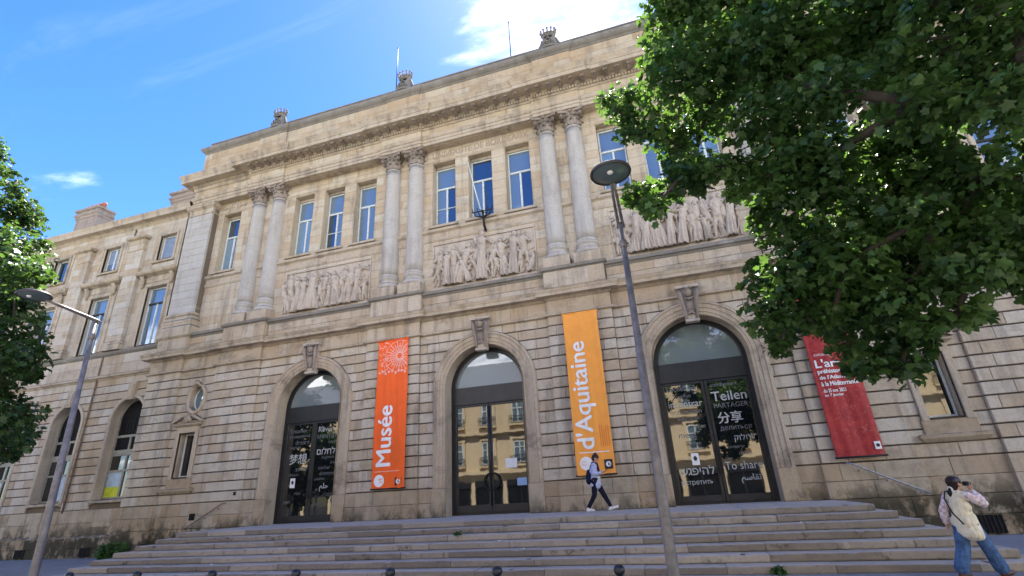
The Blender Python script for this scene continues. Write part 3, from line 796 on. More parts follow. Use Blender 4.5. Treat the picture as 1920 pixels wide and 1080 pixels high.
for ri, xc in enumerate(DOORX):
    p = MB()
    for (a, b, c, d) in ((xc - 2.42, xc + 2.42, 11.36, 11.44), (xc - 2.42, xc + 2.42, 9.06, 9.26), (xc - 2.42, xc - 2.34, 9.26, 11.36), (xc + 2.34, xc + 2.42, 9.26, 11.36)): p.box(a, b, .36, .43, c, d, bev=.015)
    pan = p.build('relief_panel', M['relief'], mus, origin=(xc, .42, 9.2)); p = MB(); p.box(xc - 2.41, xc + 2.41, .425, .47, 9.2, 11.43); put('ground_slab', p.mesh('ground_slab', M['relief']), pan)
    tag(pan, ('carved panel of draped standing figures', 'carved panel of an allegorical group in motion', 'carved panel of robed figures partly behind leaves')[ri])
    for caps, fr, ph in relief_figures(xc, 4.5, 9.28, 2.06, 40 + ri, ri == 1):
        caps = [(c[0] + xc, c[1], c[2], c[3] + xc) + tuple(c[4:]) for c in caps]
        x0 = min(min(c[0] - c[2], c[3] - c[5]) for c in caps) - .02; x1 = max(max(c[0] + c[2], c[3] + c[5]) for c in caps) + .02
        z1 = max(max(c[1] + c[2], c[4] + c[5]) for c in caps) + .02
        x0 = max(x0, xc - 2.36); x1 = min(x1, xc + 2.36)
        st = .022; nx = int((x1 - x0) / st) + 2; nz_ = int((z1 - 9.25) / st) + 2
        X, Zg = np.meshgrid(x0 + st * np.arange(nx), 9.25 + st * np.arange(nz_)); Hh = np.full(X.shape, -1.0)
        for c in caps:
            ax, az, ar, bx, bz, br, lift = c[:7]
            dx, dz_ = bx - ax, bz - az; t = np.clip(((X - ax) * dx + (Zg - az) * dz_) / (dx * dx + dz_ * dz_ + 1e-9), 0, 1)
            r = ar + (br - ar) * t; dd = np.hypot(X - ax - t * dx, Zg - az - t * dz_)
            hh = np.where(dd < r, lift + np.sqrt(np.maximum(r * r - dd * dd, 0)) * .95, -1)
            if len(c) > 7: hh = np.where(dd < r, hh + .045 * np.sin((X - ax) * fr * 1.6 / (.6 + .6 * t) + ph + 1.5 * np.sin(Zg * 2.1)) * (.3 + .7 * t), hh)
            else: hh = np.where(dd < r, hh + .008 * np.sin((X + Zg * .7) * fr + ph), hh)
            Hh = np.maximum(Hh, hh)
        ins = Hh > -.5; Yg = .425 - np.maximum(Hh * 1.12, -.03)
        idx = np.arange(nx * nz_).reshape(nz_, nx)
        q = np.stack([idx[:-1, :-1], idx[:-1, 1:], idx[1:, 1:], idx[1:, :-1]], -1).reshape(-1, 4)
        keep = ins.ravel()[q].any(1); q = q[keep]
        us, inv = np.unique(q, return_inverse=True)
        V = np.stack([X.ravel(), Yg.ravel(), Zg.ravel()], 1)[us]
        put('figure', np_mesh('figure', V, inv.reshape(-1, 4), M['relief'], smooth=True), pan)

# entablature
def ent_prof(k): return [(0, 16.72), (0, 16.88), (.03, 16.885), (.03, 17.05), (.06, 17.055), (.09, 17.12), (.11, 17.2), (.11, 17.23), (.01, 17.25)]
def corn_prof(k): return [(0.0, 17.64), (.04, 17.66), (.07, 17.70), (.08, 17.72), (.08, 17.87), (.13, 17.90), (.16, 17.95), (.17, 18.0), (.70 * k, 18.01), (.70 * k, 18.20), (.73 * k, 18.22), (.76 * k, 18.30), (.82 * k, 18.40), (.86 * k, 18.47), (.84 * k, 18.50), (.1, 18.58), (-.1, 18.60)]
RES = [(c - 1.1, c + 1.1) for c in PC]
m = MB(); m.mould(-17.2, 17.2, .02, ent_prof(1), yb=13.5); m.mould(-13.2, 13.2, -.10, ent_prof(1), eps=.003)
for a, b in RES: m.mould(a, b, -.17, ent_prof(1), eps=.006)
m.box(-17.19, 17.19, .03, 13.5, 16.69, 16.725); m.box(-13.19, 13.19, -.09, .1, 16.714, 16.721)
for a, b in RES: m.box(a, b, -.165, .1, 16.717, 16.7225)
m.build('architrave', M['trim'], mus)
m = MB(); m.box(-17.19, 17.19, .05, 13.5, 17.2, 17.7); m.build('frieze_core', M['ashlar'], mus)
jobs = [(k, .02, .1) for a, b in ((-17.2, -13.2), (13.2, 17.2)) for k in gen_blocks(a, b, 17.25, 17.64, .39, [], .8, 1.5)] + [(k, -.10, .2) for k in gen_blocks(-13.2, 13.2, 17.253, 17.643, .39, [], .8, 1.6)]
for a, b in RES: jobs += [(k, -.17, .2) for k in gen_blocks(a, b, 17.256, 17.646, .39, [], .8, 1.6)]
place_blocks(mus, jobs, M['ashlar'], 'entablature_stone', 'entablature_stones', gz=.002, gx=.002, bev=.004)
m = MB(); m.mould(-17.2, 17.2, .02, corn_prof(.8), yb=13.5); m.mould(-13.2, 13.2, -.10, corn_prof(1.0), eps=.003)
for a, b in RES: m.mould(a, b, -.16, corn_prof(1.0), eps=.006)
m.build('upper_cornice', M['trim'], mus)
d = MB(); x = -13.1
while x < 13.1:
    yo = -.16 if any(a - .03 < x < b for a, b in RES) else -.10
    d.box(x, x + .085, yo - .155, yo - .05, 17.735, 17.865, rnd.uniform(-.5, .5)); x += .14
tag(d.build('dentils', M['trim'], mus), kind='stuff')
mod = MB(); mod.prism([(0, 0), (.19, 0), (.19, .13), (0, .13)], -.40, 0)
mod.v = [(x, y, z + (.05 if (y < -.2 and z < .05) else 0)) for x, y, z in mod.v]
for kx in (.04, .15): mod.tube([(kx, -.40, .06), (kx, -.405, .02), (kx, -.36, .015)], .03, 6)
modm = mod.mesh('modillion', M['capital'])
x = -12.95
while x < 12.95:
    yo = -.16 if any(a - .1 < x < b for a, b in RES) else -.10
    put('modillion', modm, mus, (x, yo - .17, 17.885)); x += .52

# attic, coping, roof
jobs = [(k, -.10, .2) for k in gen_blocks(-16.9, 16.9, 18.4, 20.14, .43, [], .6, 1.4)]
for c in PC: jobs += [(k, -.15, .2) for k in gen_blocks(c - .92, c + .92, 18.403, 20.14, .43, [], .5, 1.1)]
place_blocks(mus, jobs, M['attic'], 'attic_stone', 'attic_stones', gz=.003, gx=.003, bev=.008)
a_ = MB(); a_.box(-16.88, 16.88, -.05, 13.5, 18.4, 20.6); a_.build('attic_wall', M['joint'], mus)
COP = [(0, 20.12), (.03, 20.14), (.06, 20.2), (.14, 20.26), (.20, 20.34), (.22, 20.42), (.22, 20.50), (.17, 20.53), (-.12, 20.60), (-.14, 20.62), (-.14, 20.92), (-.10, 20.94), (-.10, 21.0), (-.4, 21.03)]
m = MB(); m.mould(-16.9, 16.9, -.10, COP, yb=13.5)
for c in PC: m.mould(c - .92, c + .92, -.15, COP[:9], eps=.003)
m.build('coping', M['coping'], mus)
r = MB(); r.box(-16.6, 16.6, .15, 13.4, 20.5, 21.02); r.build('roof', M['slate'], mus)

# crowned ornaments along the coping
def finial_mesh():
    f = MB()
    f.lathe([(.60, 0), (.60, .10), (.50, .14), (.46, .20), (.40, .45), (.33, .75), (.30, .92), (.34, .96), (.36, 1.02), (.30, 1.06)], seg=20, sy=.62)
    for sd in (-1, 1):      # side scrolls
        f.tube([(sd * .62, 0, .06), (sd * .60, 0, .20), (sd * .50, 0, .34), (sd * .42, 0, .55), (sd * .36, 0, .8)], [.11, .10, .075, .06, .04], 8)
        f.ball((sd * .60, -.02, .14), .13, 8, 6)
    for k in range(12):     # crown points
        an = k * math.pi / 6; x, y = .33 * math.cos(an), .21 * math.sin(an)
        f.tube([(x, y, 1.02), (x * 1.12, y * 1.12, 1.16), (x * 1.18, y * 1.18, 1.26)], [.05, .035, .05], 6); f.ball((x * 1.2, y * 1.2, 1.31), .058, 6, 5)
    f.lathe([(.34, 1.02), (.37, 1.06), (.37, 1.12), (.30, 1.14)], seg=20, sy=.62)
    for (x, z) in ((-.14, .40), (.14, .40), (0, .62), (-.13, .80), (.13, .80), (0, .30), (-.24, .25), (.24, .25)):
        f.tube([(x - .07, -.27, z), (x, -.31, z + .09), (x + .07, -.27, z), (x, -.31, z - .09), (x - .07, -.27, z)], .03, 6, cap=False)
    return f.mesh('roof_finial', M['coping'])
fm = finial_mesh()
hm = MB()
for (x, z) in ((-.14, .40), (.14, .40), (0, .62), (0, .30), (-.1, .80), (.1, .80)): hm.ball((x, -.19, z), .10, 8, 6, sy=1.0)
hm = hm.mesh('hollow_shade_ball', M['dark'])  # dark balls stand in for the shade inside the finial's openwork
for xc in (-11.95, -3.95, 3.95, 11.95):
    fo = put('roof_finial', fm, mus, (xc, .02, 20.60)); put('hollow_shade_ball', hm, fo, (0, 0, 0), local=True)
for (x, z1) in ((1.86, 23.95), (-4.72, 24.6)):
    rr = MB(); rr.tube([(x, .45, 20.9), (x, .45, z1)], [.03, .02], 6); rr.ball((x, .45, z1), .045, 8, 6); rr.build('lightning_rod', M['iron'], mus, origin=(x, .45, 20.9))

# inscription in the middle bay, laurel monogram over the end window
t = MB(); flat_text(t, 'UNIVERSITE DE BORDEAUX', -2.45, 16.20, .392, 4.9, .34, bold=.02); t.build('inscription', M['incised'], mus)
for sx in (-1, 1):
    t = MB(); flat_text(t, 'R', sx * 14.55 - .36, 16.14, .37, .26, .36, bold=.02); flat_text(t, 'F', sx * 14.55 + .1, 16.14, .37, .22, .36, bold=.02)
    for k in range(18):
        an = math.pi * 2 * k / 18; t.ball((sx * 14.55 + .36 * math.cos(an), .385, 16.33 + .27 * math.sin(an)), .05, 6, 4)
    for sd in (-1, 1):
        for k in range(5): t.ball((sx * 14.55 + sd * (.45 + .09 * k), .385, 16.32 + .06 * math.sin(k * 1.7)), .055 - .005 * k, 6, 4)
    t.build('laurel_monogram', M['relief'], mus)
    for dx in (-.45, .45):  # recessed panel frame below the end windows
        f = MB(); f.box(sx * 14.55 + dx - .03, sx * 14.55 + dx + .03, .375, .42, 9.4, 11.4, bev=.01); f.build('panel_moulding', M['trim'], mus)

# ------------------------------------------------------------------ doors
def archband(mb, xc, prof, z0, zs, yb, n=36):
    """prof [(radius, y)] swept up the jambs and round the arch"""
    rings = []
    for r, y in prof:
        pts = [(xc - r, y, z0)] + [(xc - r * math.cos(math.pi * i / n), y, zs + r * math.sin(math.pi * i / n)) for i in range(n + 1)] + [(xc + r, y, z0)]
        rings.append(mb.vs(pts))
    k = n + 3
    for a, b in zip(rings, rings[1:]):
        for i in range(k - 1): mb.face((a + i, a + i + 1, b + i + 1, b + i))
    for e in (0, k - 1): mb.face([q + e for q in rings][:: (1 if e else -1)])
ARCHV = [(2.13, .05), (2.13, -.05), (2.10, -.10), (2.02, -.12), (2.0, -.085), (1.86, -.08), (1.85, -.05), (1.72, -.045), (1.71, -.02), (1.62, -.015), (1.585, .02), (1.585, .10)]
def keystone(xc, z0, z1, wb, wt, yf, parent):
    k = MB()
    # tapered block with a carved console: scroll, shield, garland and mask
    A = [(xc - wb, z0), (xc + wb, z0), (xc + wt, z1), (xc - wt, z1)]
    k.prism(A, -.16, .1); k.prism([(xc - wt - .03, z1 - .10), (xc + wt + .03, z1 - .10), (xc + wt + .05, z1), (xc - wt - .05, z1)], yf - .01, -.02); k.box(xc - wb - .02, xc + wb + .02, yf + .06, .05, z0 - .04, z0 + .07, bev=.02)
    ks = k.build('keystone', M['relief'], parent, origin=(xc, -.1, z0)); k = MB()
    for sd in (-1, 1):
        k.tube([(xc + sd * wt * .82, yf + .04, z1 - .16), (xc + sd * wt * .80, yf - .02, z1 - .35), (xc + sd * wt * .66, yf + .05, z1 - .7), (xc + sd * wb * .85, yf + .10, z0 + .22), (xc + sd * wb * .8, yf + .13, z0 + .04)], [.07, .08, .06, .05, .04], 8)
    k.ball((xc, yf + .04, z1 - .30), .15, 12, 8, sz=1.15); k.ball((xc, yf - .02, z1 - .24), .10, 10, 6, sz=.7)
    for i in range(5): k.ball((xc + (-.12 + .06 * i), yf - .05, z1 - .13 + .02 * math.cos(i * 2)), .045, 6, 5)
    k.tube([(xc - .14, yf + .02, z1 - .48), (xc, yf - .02, z1 - .55), (xc + .14, yf + .02, z1 - .48)], [.04, .055, .04], 7)
    for i in range(6): k.tube([(xc - .09 + .036 * i, yf + .04, z1 - .56), (xc - .07 + .028 * i, yf + .06, z1 - .85), (xc - .02 + .008 * i, yf + .10, z1 - 1.0)], [.02, .024, .012], 5)
    k.tube([(xc - .12, yf + .08, z0 + .42), (xc + .10, yf + .05, z0 + .22)], [.035, .035], 6); k.tube([(xc + .12, yf + .08, z0 + .42), (xc - .10, yf + .05, z0 + .22)], [.035, .035], 6)
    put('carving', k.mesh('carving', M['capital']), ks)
DWORDS = {
    -1: [[('Träumen', 3.60, .17), ('сновидение', 3.36, .13), ('dream', 3.10, .19), ('sognare', 2.90, .12), ('梦想', 2.30, .42), ('soñar', 2.02, .17), ('droom', 1.82, .12), ('rüya', 1.05, .15), ('sen', .74, .13)],
         [('Rêver', 3.55, .22), ('мечтать', 3.28, .17), ('όνειρο', 3.04, .14), ('לחלום'[::-1], 2.62, .27), ('sognare', 2.40, .13), ('drøm', 2.22, .12), ('sonhar', 2.02, .15), ('drømme', 1.78, .16), ('unelma', 1.60, .12), ('\ufee2\ufee0\ufea3', 1.16, .32), ('düş', .92, .17), ('álom', .62, .15)]],
    1: [[('Encuentro', 3.72, .17), ('treffen', 3.48, .13), ('incontrar', 3.15, .22), ('ontmoeten', 2.92, .13), ('buluşmak', 2.66, .17), ('möte', 2.42, .12), ('meet', 2.12, .16), ('להיפגש'[::-1], .92, .28), ('встретить', .58, .16)],
        [('condividere', 3.76, .13), ('Teilen', 3.26, .32), ('PARTAGER', 3.02, .16), ('分享', 2.50, .38), ('делиться', 2.24, .16), ('לחלוק'[::-1], 1.86, .26), ('compartir', 1.66, .12), ('delen', 1.46, .13), ('jakaa', 1.32, .10), ('To share', 1.02, .25), ('\ufee2\ufeb3\ufe8e\ufed8\ufe97', .58, .28)]]}
def make_door(xc, kind):
    f = MB(); YF = .50
    # arched outer frame
    archband(f, xc, [(1.58, YF), (1.46, YF), (1.45, YF + .04), (1.40, YF + .05), (1.40, YF + .12)], 0.0, DZS, YF)
    f.box(xc - 1.46, xc + 1.46, YF - .012, YF + .14, 4.02, 4.72, bev=.015)           # deep transom
    f.box(xc - 1.46, xc + 1.46, YF - .004, YF + .12, 0.0, .06)
    door = f.build('door', M['black'], mus, origin=(xc, YF, 0))
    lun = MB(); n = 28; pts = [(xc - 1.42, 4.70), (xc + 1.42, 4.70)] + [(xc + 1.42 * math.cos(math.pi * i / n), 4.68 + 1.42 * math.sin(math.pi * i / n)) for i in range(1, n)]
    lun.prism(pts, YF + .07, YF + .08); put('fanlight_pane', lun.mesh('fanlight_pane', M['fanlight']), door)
    for li, (a, b) in enumerate(((xc - 1.455, xc - .006), (xc + .006, xc + 1.455))):
        lf = MB(); w = .10 if kind else .085; bt = .28 if kind else .34
        lf.box(a, a + w, YF + .012, YF + .09, .065, 4.015, bev=.01); lf.box(b - w, b, YF + .012, YF + .09, .065, 4.015, bev=.01)
        lf.box(a + w, b - w, YF + .014, YF + .088, .065, bt, bev=.01); lf.box(a + w, b - w, YF + .014, YF + .088, 3.93, 4.015, bev=.01)
        leaf = put('door_leaf', lf.mesh('door_leaf', M['black']), door)
        g = MB(); g.box(a + w, b - w, YF + .05, YF + .06, bt, 3.93); put('pane', g.mesh('pane', M['doorglass']), door)
        if kind:
            for wi, (word, z, h) in enumerate(DWORDS[kind][li]):
                vs, fs = text_polys(word, 1.0)
                wd = (max(v[0] for v in vs) - min(v[0] for v in vs)) / (max(v[1] for v in vs) - min(v[1] for v in vs)) * h
                room = (b - a) - 2 * w - .12; wd = min(wd, room)
                tm = MB(); x0 = a + w + .06 + (room - wd) * ((wi * .37 + .1) % 1.0)
                flat_text(tm, word, x0, z, YF + .042, wd, h, bold=.018 if h > .26 else 0.0)
                put('lettering', tm.mesh('lettering', M['letters'] if (h > .24 or word in ('встретить', 'Rêver', 'incontrar')) else M['lettersdim']), door)
        hx = b - .05 if li == 0 else a + .05
        if kind:
            h = MB(); h.tube([(hx, YF - .04, .9), (hx, YF - .04, 1.7)], .016, 8)
            for zz in (.95, 1.65): h.tube([(hx, YF - .04, zz), (hx, YF + .03, zz)], .012, 6)
            put('door_handle', h.mesh('door_handle', M['iron']), door)
    if not kind:    # round handle of the middle doorway, notices on its glass
        h = MB(); c = (xc + .04, YF - .05, 1.12)
        h.tube([(c[0] + .30 * math.cos(t), c[1], c[2] + .30 * math.sin(t)) for t in [i * 2 * math.pi / 32 for i in range(33)]], .028, 8, cap=False)
        for t in (.6, 2.5, 3.8, 5.6): h.tube([(c[0] + .30 * math.cos(t), c[1], c[2] + .30 * math.sin(t)), (c[0] + .30 * math.cos(t), YF + .03, c[2] + .30 * math.sin(t))], .014, 6)
        put('door_handle', h.mesh('door_handle', M['iron']), door)
        b = MB(); b.tube([(xc, YF - .03, .3), (xc, YF - .03, 3.9)], .035, 8); put('meeting_rail', b.mesh('meeting_rail', M['black']), door)
        pp = MB(); pp.box(xc + .58, xc + 1.03, YF + .034, YF + .038, 1.56, 1.9); n1 = put('notice', pp.mesh('notice', M['paper']), door)
        pp = MB(); pp.box(xc + 1.0, xc + 1.37, YF + .034, YF + .038, .93, 1.19); put('notice', pp.mesh('notice', M['bluepaper']), door)
    else:
        pp = MB(); zc = 1.42 if kind > 0 else 1.55; px_ = xc - .72 if kind > 0 else xc - .86
        pp.box(px_ - .12, px_ + .12, YF + .034, YF + .038, zc - .19, zc + .19); nn = put('notice', pp.mesh('notice', M['paper']), door)
        ic = MB(); ic.prism([(px_ + .06 * math.cos(t), zc + .02 + .08 * math.sin(t)) for t in [i * math.pi / 5 for i in range(10)]], YF + .029, YF + .033); put('notice_mark', ic.mesh('notice_mark', M['print_dark']), door)
    av = MB(); archband(av, xc, ARCHV, .98, DZS, .05); put('archivolt', av.mesh('archivolt', M['trim']), mus)
    for sd in (-1, 1):
        jb = MB(); a, b = sorted((xc + sd * 1.585, xc + sd * 2.15)); jb.box(a, b, -.13, .3, 0.0, .98, rnd.uniform(-.5, .5), bev=.02); put('jamb_block', jb.mesh('jamb_block', M['base']), mus)
    keystone(xc, 6.03, 7.36, .22, .36, -.28, mus)
    return door
for x, kd in zip(DOORX, (-1, 0, 1)): make_door(x, kd)

# ------------------------------------------------------------------ small windows and oval windows beside the end piers
for sx in (-1, 1):
    xc = sx * 14.45
    w = window(mus, xc, 2.12, 4.0, .44, .30, frame=.06, transom=None, mull=False, name='small_window', glassm=M['doorglass'])
    s = MB()
    for (a, b, c, d, y) in ((-.66, -.46, 2.0, 4.1, -.07), (.46, .66, 2.0, 4.1, -.07), (-.655, .655, 4.02, 4.30, -.065)): s.box(xc + a, xc + b, y, .08, c, d, bev=.02)
    s.mould(xc - .66, xc + .66, -.06, [(0, 4.28), (.05, 4.31), (.14, 4.36), (.16, 4.42), (.1, 4.44), (-.1, 4.45)])
    # broken segmental pediment with a shell
    for sd in (-1, 1): s.prism([(xc + sd * .84, 4.46), (xc + sd * .84, 4.56), (xc + sd * .26, 4.88), (xc + sd * .26, 4.74)][:: sd], -.20, .05)
    for i in range(7):
        an = math.pi * (i + .5) / 7; s.tube([(xc, -.12, 4.5), (xc + .24 * math.cos(an), -.17, 4.52 + .30 * math.sin(an))], [.03, .05], 6)
    put('window_surround', s.mesh('window_surround', M['trim']), w)
    s = MB(); s.box(xc - .70, xc + .70, -.05, .1, 1.62, 2.04, -.6, bev=.015); s.mould(xc - .74, xc + .74, -.03, [(0, 1.40), (.06, 1.44), (.14, 1.52), (.16, 1.60), (.12, 1.63), (-.1, 1.64)]); put('window_sill', s.mesh('window_sill', M['base']), w)
    xo = sx * 14.3; o = MB(); n = 32
    prof = [(.40, .10), (.40, -.03), (.44, -.08), (.50, -.10), (.56, -.08), (.59, -.02), (.59, .06)]; rings = []
    for r, y in prof: rings.append(o.vs([(xo + r * math.cos(t), y, 5.57 + (r + .16) * math.sin(t)) for t in [2 * math.pi * i / n for i in range(n)]]))
    for a, b in zip(rings, rings[1:]):
        for i in range(n): o.face((a + i, b + i, b + (i + 1) % n, a + (i + 1) % n), True)
    for an in (math.pi / 2,):
        cx, cz = xo + .56 * math.cos(an), 5.57 + .73 * math.sin(an)
        o.ball((cx, -.12, cz), .12, 8, 6, sz=1.2)
        for sd in (-1, 1): o.tube([(cx, -.12, cz), (cx + sd * .13 * abs(math.sin(an)), -.11, cz - .06 * math.sin(an) + sd * .12 * abs(math.cos(an))), (cx + sd * .24 * abs(math.sin(an)), -.08, cz - .2 * math.sin(an) + sd * .2 * abs(math.cos(an)))], [.07, .06, .03], 7)
    ow = o.build('oval_window', M['trim'], mus, origin=(xo, 0, 5.57))
    g = MB(); g.prism([(xo + .41 * math.cos(2 * math.pi * i / 28), 5.57 + .57 * math.sin(2 * math.pi * i / 28)) for i in range(28)], .28, .29); put('pane', g.mesh('pane', M['glass']), ow)
    g = MB(); g.tube([(xo + .385 * math.cos(2 * math.pi * i / 28), .27, 5.57 + .545 * math.sin(2 * math.pi * i / 28)) for i in range(29)], .03, 6, cap=False); put('frame', g.mesh('frame', M['winframe']), ow)
def grille(parent, x, z, w, h, y, name='vent_grille'):
    v = MB(); v.box(x - w / 2, x + w / 2, y, y + .02, z - h / 2, z + h / 2); g_ = put(name, v.mesh(name, M['dark']), parent)
    b = MB()
    k = max(3, int(w / .09))
    for i in range(k + 1): b.box(x - w / 2 + w * i / k - .008, x - w / 2 + w * i / k + .008, y - .02, y - .003, z - h / 2, z + h / 2)
    put('bars', b.mesh('bars', M['iron']), g_)
grille(mus, -13.12, .45, .26, .26, -.232); grille(mus, 14.45, -.78, .7, .46, -.115)
v = MB(); v.box(-11.2, -11.1, -.16, -.1, 1.2, 1.34); v.build('wall_fitting', M['iron'], mus)
# ------------------------------------------------------------------ lower side wings
def make_wing(sx, nb, label):
    """sx -1: left of the main block, +1: right"""
    W = empty('museum_wing', (sx * (BX + 8), .5, GZ)); tag(W, label, 'building')
    YW = .50; xe = sx * (BX + 4.25 * nb + .2); X0, X1 = sorted((sx * BX, xe))
    bays = [sx * (19.15 + 4.25 * i) for i in range(nb)]; pils = [sx * (21.27 + 4.25 * i) for i in range(nb)]
    ah = [Arch(x, 1.05, 1.42, 5.15) for x in bays]; abl = [Arch(x, 1.22, 1.2, 5.15) for x in bays]
    fh = [Rect(x - .70, x + .70, 9.0, 12.38) for x in bays]; sh = [Rect(x - .58, x + .58, 14.08, 15.62) for x in bays]
    w = MB(); backing(w, X0, X1, GZ, 9.0, YW + .08, ah); backing(w, X0, X1, 9.0, 17.0, YW + .055, fh + sh)
    for h in ah: reveal_part(W, h, YW - .02, YW + .55, M['wing'])
    for h in fh + sh: reveal_part(W, h, YW - .02, YW + .4, M['wing'])
    w.box(X0, X1, 9.5, 9.6, GZ, 17.0)
    q = [(xe, YW + .05, GZ), (xe, 9.5, GZ), (xe, 9.5, 17), (xe, YW + .05, 17)]; w.quad(*(q if sx > 0 else q[::-1]))
    w.build('wall', M['joint'], W)
    c = MB(); c.box(X0, X1, 1.5, 9.4, GZ, 16.9); c.build('interior_mass', M['dark'], W)
    jobs = [(k, YW, .1) for k in gen_blocks(X0, X1, 1.0, 7.0, .4, abl, .5, 1.15)]
    place_blocks(W, jobs, M['wing'], 'stone_block', 'stone_blocks')
    jobs = [(k, YW - .05, .12) for k in gen_blocks(X0, X1, -.12, .996, .56, [], .7, 1.4)] + [(k, YW - .14, .2) for k in gen_blocks(X0, X1, GZ, -.2, .42, [], .7, 1.4)]
    place_blocks(W, jobs, M['base'], 'plinth_stone', 'plinth_stones', gz=.004, gx=.004, bev=.008)
    m = MB(); m.mould(X0, X1, YW, [(.14, -.205), (.15, -.19), (.10, -.14), (.05, -.115)], left=False, right=False); m.build('plinth_course', M['trim'], W)
    jobs = [(k, YW, .06) for k in gen_blocks(X0, X1, 7.0, 7.36, .36, [], .7, 1.4)] + [(k, YW - .02, .1) for k in gen_blocks(X0, X1, 7.62, 8.70, .54, [], .7, 1.5)]
    jobs += [(k, YW, .06) for k in gen_blocks(X0, X1, 8.92, 16.70, .41, [Rect(h.x0 - .22, h.x1 + .22, h.z0 - .05, h.z1 + .22) for h in fh] + [Rect(h.x0 - .16, h.x1 + .16, h.z0 - .12, h.z1 + .16) for h in sh], .5, 1.1)]
    place_blocks(W, jobs, M['wing'], 'ashlar_stone', 'ashlar_stones', gz=.003, gx=.003, bev=.006)
    e = dict(left=False, right=False)
    m = MB(); m.mould(X0, X1, YW, [(0, 7.34), (.05, 7.37), (.08, 7.42), (.18, 7.45), (.20, 7.54), (.16, 7.57), (0, 7.64)], **e); m.build('string_course', M['trim'], W)
    m = MB(); m.mould(X0, X1, YW, [(0, 8.62), (.05, 8.66), (.12, 8.72), (.16, 8.80), (.16, 8.88), (.12, 8.90), (-.05, 8.935)], **e); m.build('ledge', M['coping'], W)
    m = MB(); m.mould(X0, X1, YW, [(0, 16.55), (.03, 16.57), (.06, 16.64), (.12, 16.72), (.16, 16.76), (.42, 16.78), (.43, 16.98), (.47, 17.06), (.52, 17.17), (.48, 17.19), (0, 17.24), (-.3, 17.26)], **e); m.build('cornice', M['trim'], W)
    m = MB(); m.quad((X0, YW + .2, 17.2), (X1, YW + .2, 17.2), (X1, 5, 18.6), (X0, 5, 18.6)); m.quad((X0, 5, 18.6), (X1, 5, 18.6), (X1, 9.6, 17.2), (X0, 9.6, 17.2)); m.build('roof', M['slate'], W)
    for i, x in enumerate(bays):
        # ground floor arched window
        f = MB(); y = YW + .40
        archband(f, x, [(1.05, y), (.97, y), (.97, y + .08)], 1.42, 5.15, y, 20); f.box(x - .97, x + .97, y - .01, y + .08, 4.30, 4.42); f.box(x - .97, x + .97, y - .01, y + .08, 3.42, 3.70); f.box(x - .97, x + .97, y - .01, y + .08, 1.42, 1.52)
        f.box(x - .05, x + .05, y - .005, y + .08, 1.52, 4.3); f.box(x - .97, x + .97, y, y + .075, 2.66, 2.76)
        aw = f.build('arched_window', M['stoneframe'], W, origin=(x, y, 1.42))
        g = MB(); pts = [(x - .99, 3.6), (x + .99, 3.6)] + [(x + .99 * math.cos(math.pi * k / 20), 5.15 + .99 * math.sin(math.pi * k / 20)) for k in range(21)]; g.prism(pts, y + .05, y + .06); put('pane', g.mesh('pane', M['dark']), aw)
        for k, (a, b) in enumerate(((x - .97, x - .05), (x + .05, x + .97))):
            for zi, (c, d) in enumerate(((1.52, 2.66), (2.76, 3.42))):
                g = MB(); g.box(a, b, y + .045, y + .055, c, d); put('pane', g.mesh('pane', M['curtain'] if (zi == 0 and (i + k) % 2 == 0) else M['doorglass']), aw)
        if i == 0:
            g = MB(); g.box(x - .97, x - .05, y + .03, y + .04, 1.52, 1.98); put('window_sticker', g.mesh('window_sticker', M['yellow']), aw)
        g = MB()    # ironwork behind the head
        for k in range(9): g.box(x - .9 + .225 * k - .012, x - .9 + .225 * k + .012, y + .01, y + .03, 4.42, 5.2 + .0)
        for k in range(4):
            cx = x - .675 + .45 * k; g.tube([(cx + .18 * math.cos(t), y + .015, 4.82 + .3 * math.sin(t)) for t in [j * math.pi / 8 for j in range(17)]], .014, 5, cap=False)
        put('ironwork', g.mesh('ironwork', M['iron']), aw)
        av = MB(); archband(av, x, [(1.24, YW + .05), (1.24, YW - .03), (1.20, YW - .05), (1.10, YW - .05), (1.052, YW - .02), (1.052, YW + .1)], 1.22, 5.15, .05, 24); put('archivolt', av.mesh('archivolt', M['wing']), W)
        kq = MB(); kq.prism([(x - .17, 6.1), (x + .17, 6.1), (x + .26, 6.98), (x - .26, 6.98)], YW - .13, YW + .1); kq.prism([(x - .11, 6.2), (x + .11, 6.2), (x + .17, 6.85), (x - .17, 6.85)], YW - .17, YW); put('keystone', kq.mesh('keystone', M['trim']), W)
        sl = MB(); sl.box(x - 1.2, x + 1.2, YW - .09, YW + .4, 1.26, 1.40, bev=.02); sl.box(x - .6, x + .6, YW - .07, YW + .02, .25, .45); put('window_sill', sl.mesh('window_sill', M['trim']), W)
        # tall first floor window, hood on consoles
        tw = window(W, x, 9.02, 12.36, .69, YW + .20, transom=.72, transom_mat=M['iron'], lower=None)
        s = MB(); y = YW - .06
        for (a, b, c_, d) in ((-.88, -.70, 8.95, 12.38), (.70, .88, 8.95, 12.38), (-.88, .88, 12.383, 12.62)): s.box(x + a, x + b, y, YW + .1, c_, d, bev=.03)
        for sd in (-1, 1):
            s.box(*sorted((x + sd * .90, x + sd * 1.20)), YW - .04, YW + .05, 9.0, 12.6, bev=.02)
            s.tube([(x + sd * 1.05, YW - .05, 12.35), (x + sd * 1.05, YW - .12, 12.55), (x + sd * 1.05, YW - .10, 12.8), (x + sd * 1.05, YW - .24, 13.02)], [.05, .10, .09, .12], 8)
        s.box(x - .95, x + .95, YW - .03, YW + .05, 12.66, 13.05, bev=.02)
        s.mould(x - 1.22, x + 1.22, YW, [(.05, 13.04), (.12, 13.08), (.28, 13.14), (.34, 13.22), (.36, 13.32), (.30, 13.36), (0, 13.42)]); put('window_surround', s.mesh('window_surround', M['trim']), tw)
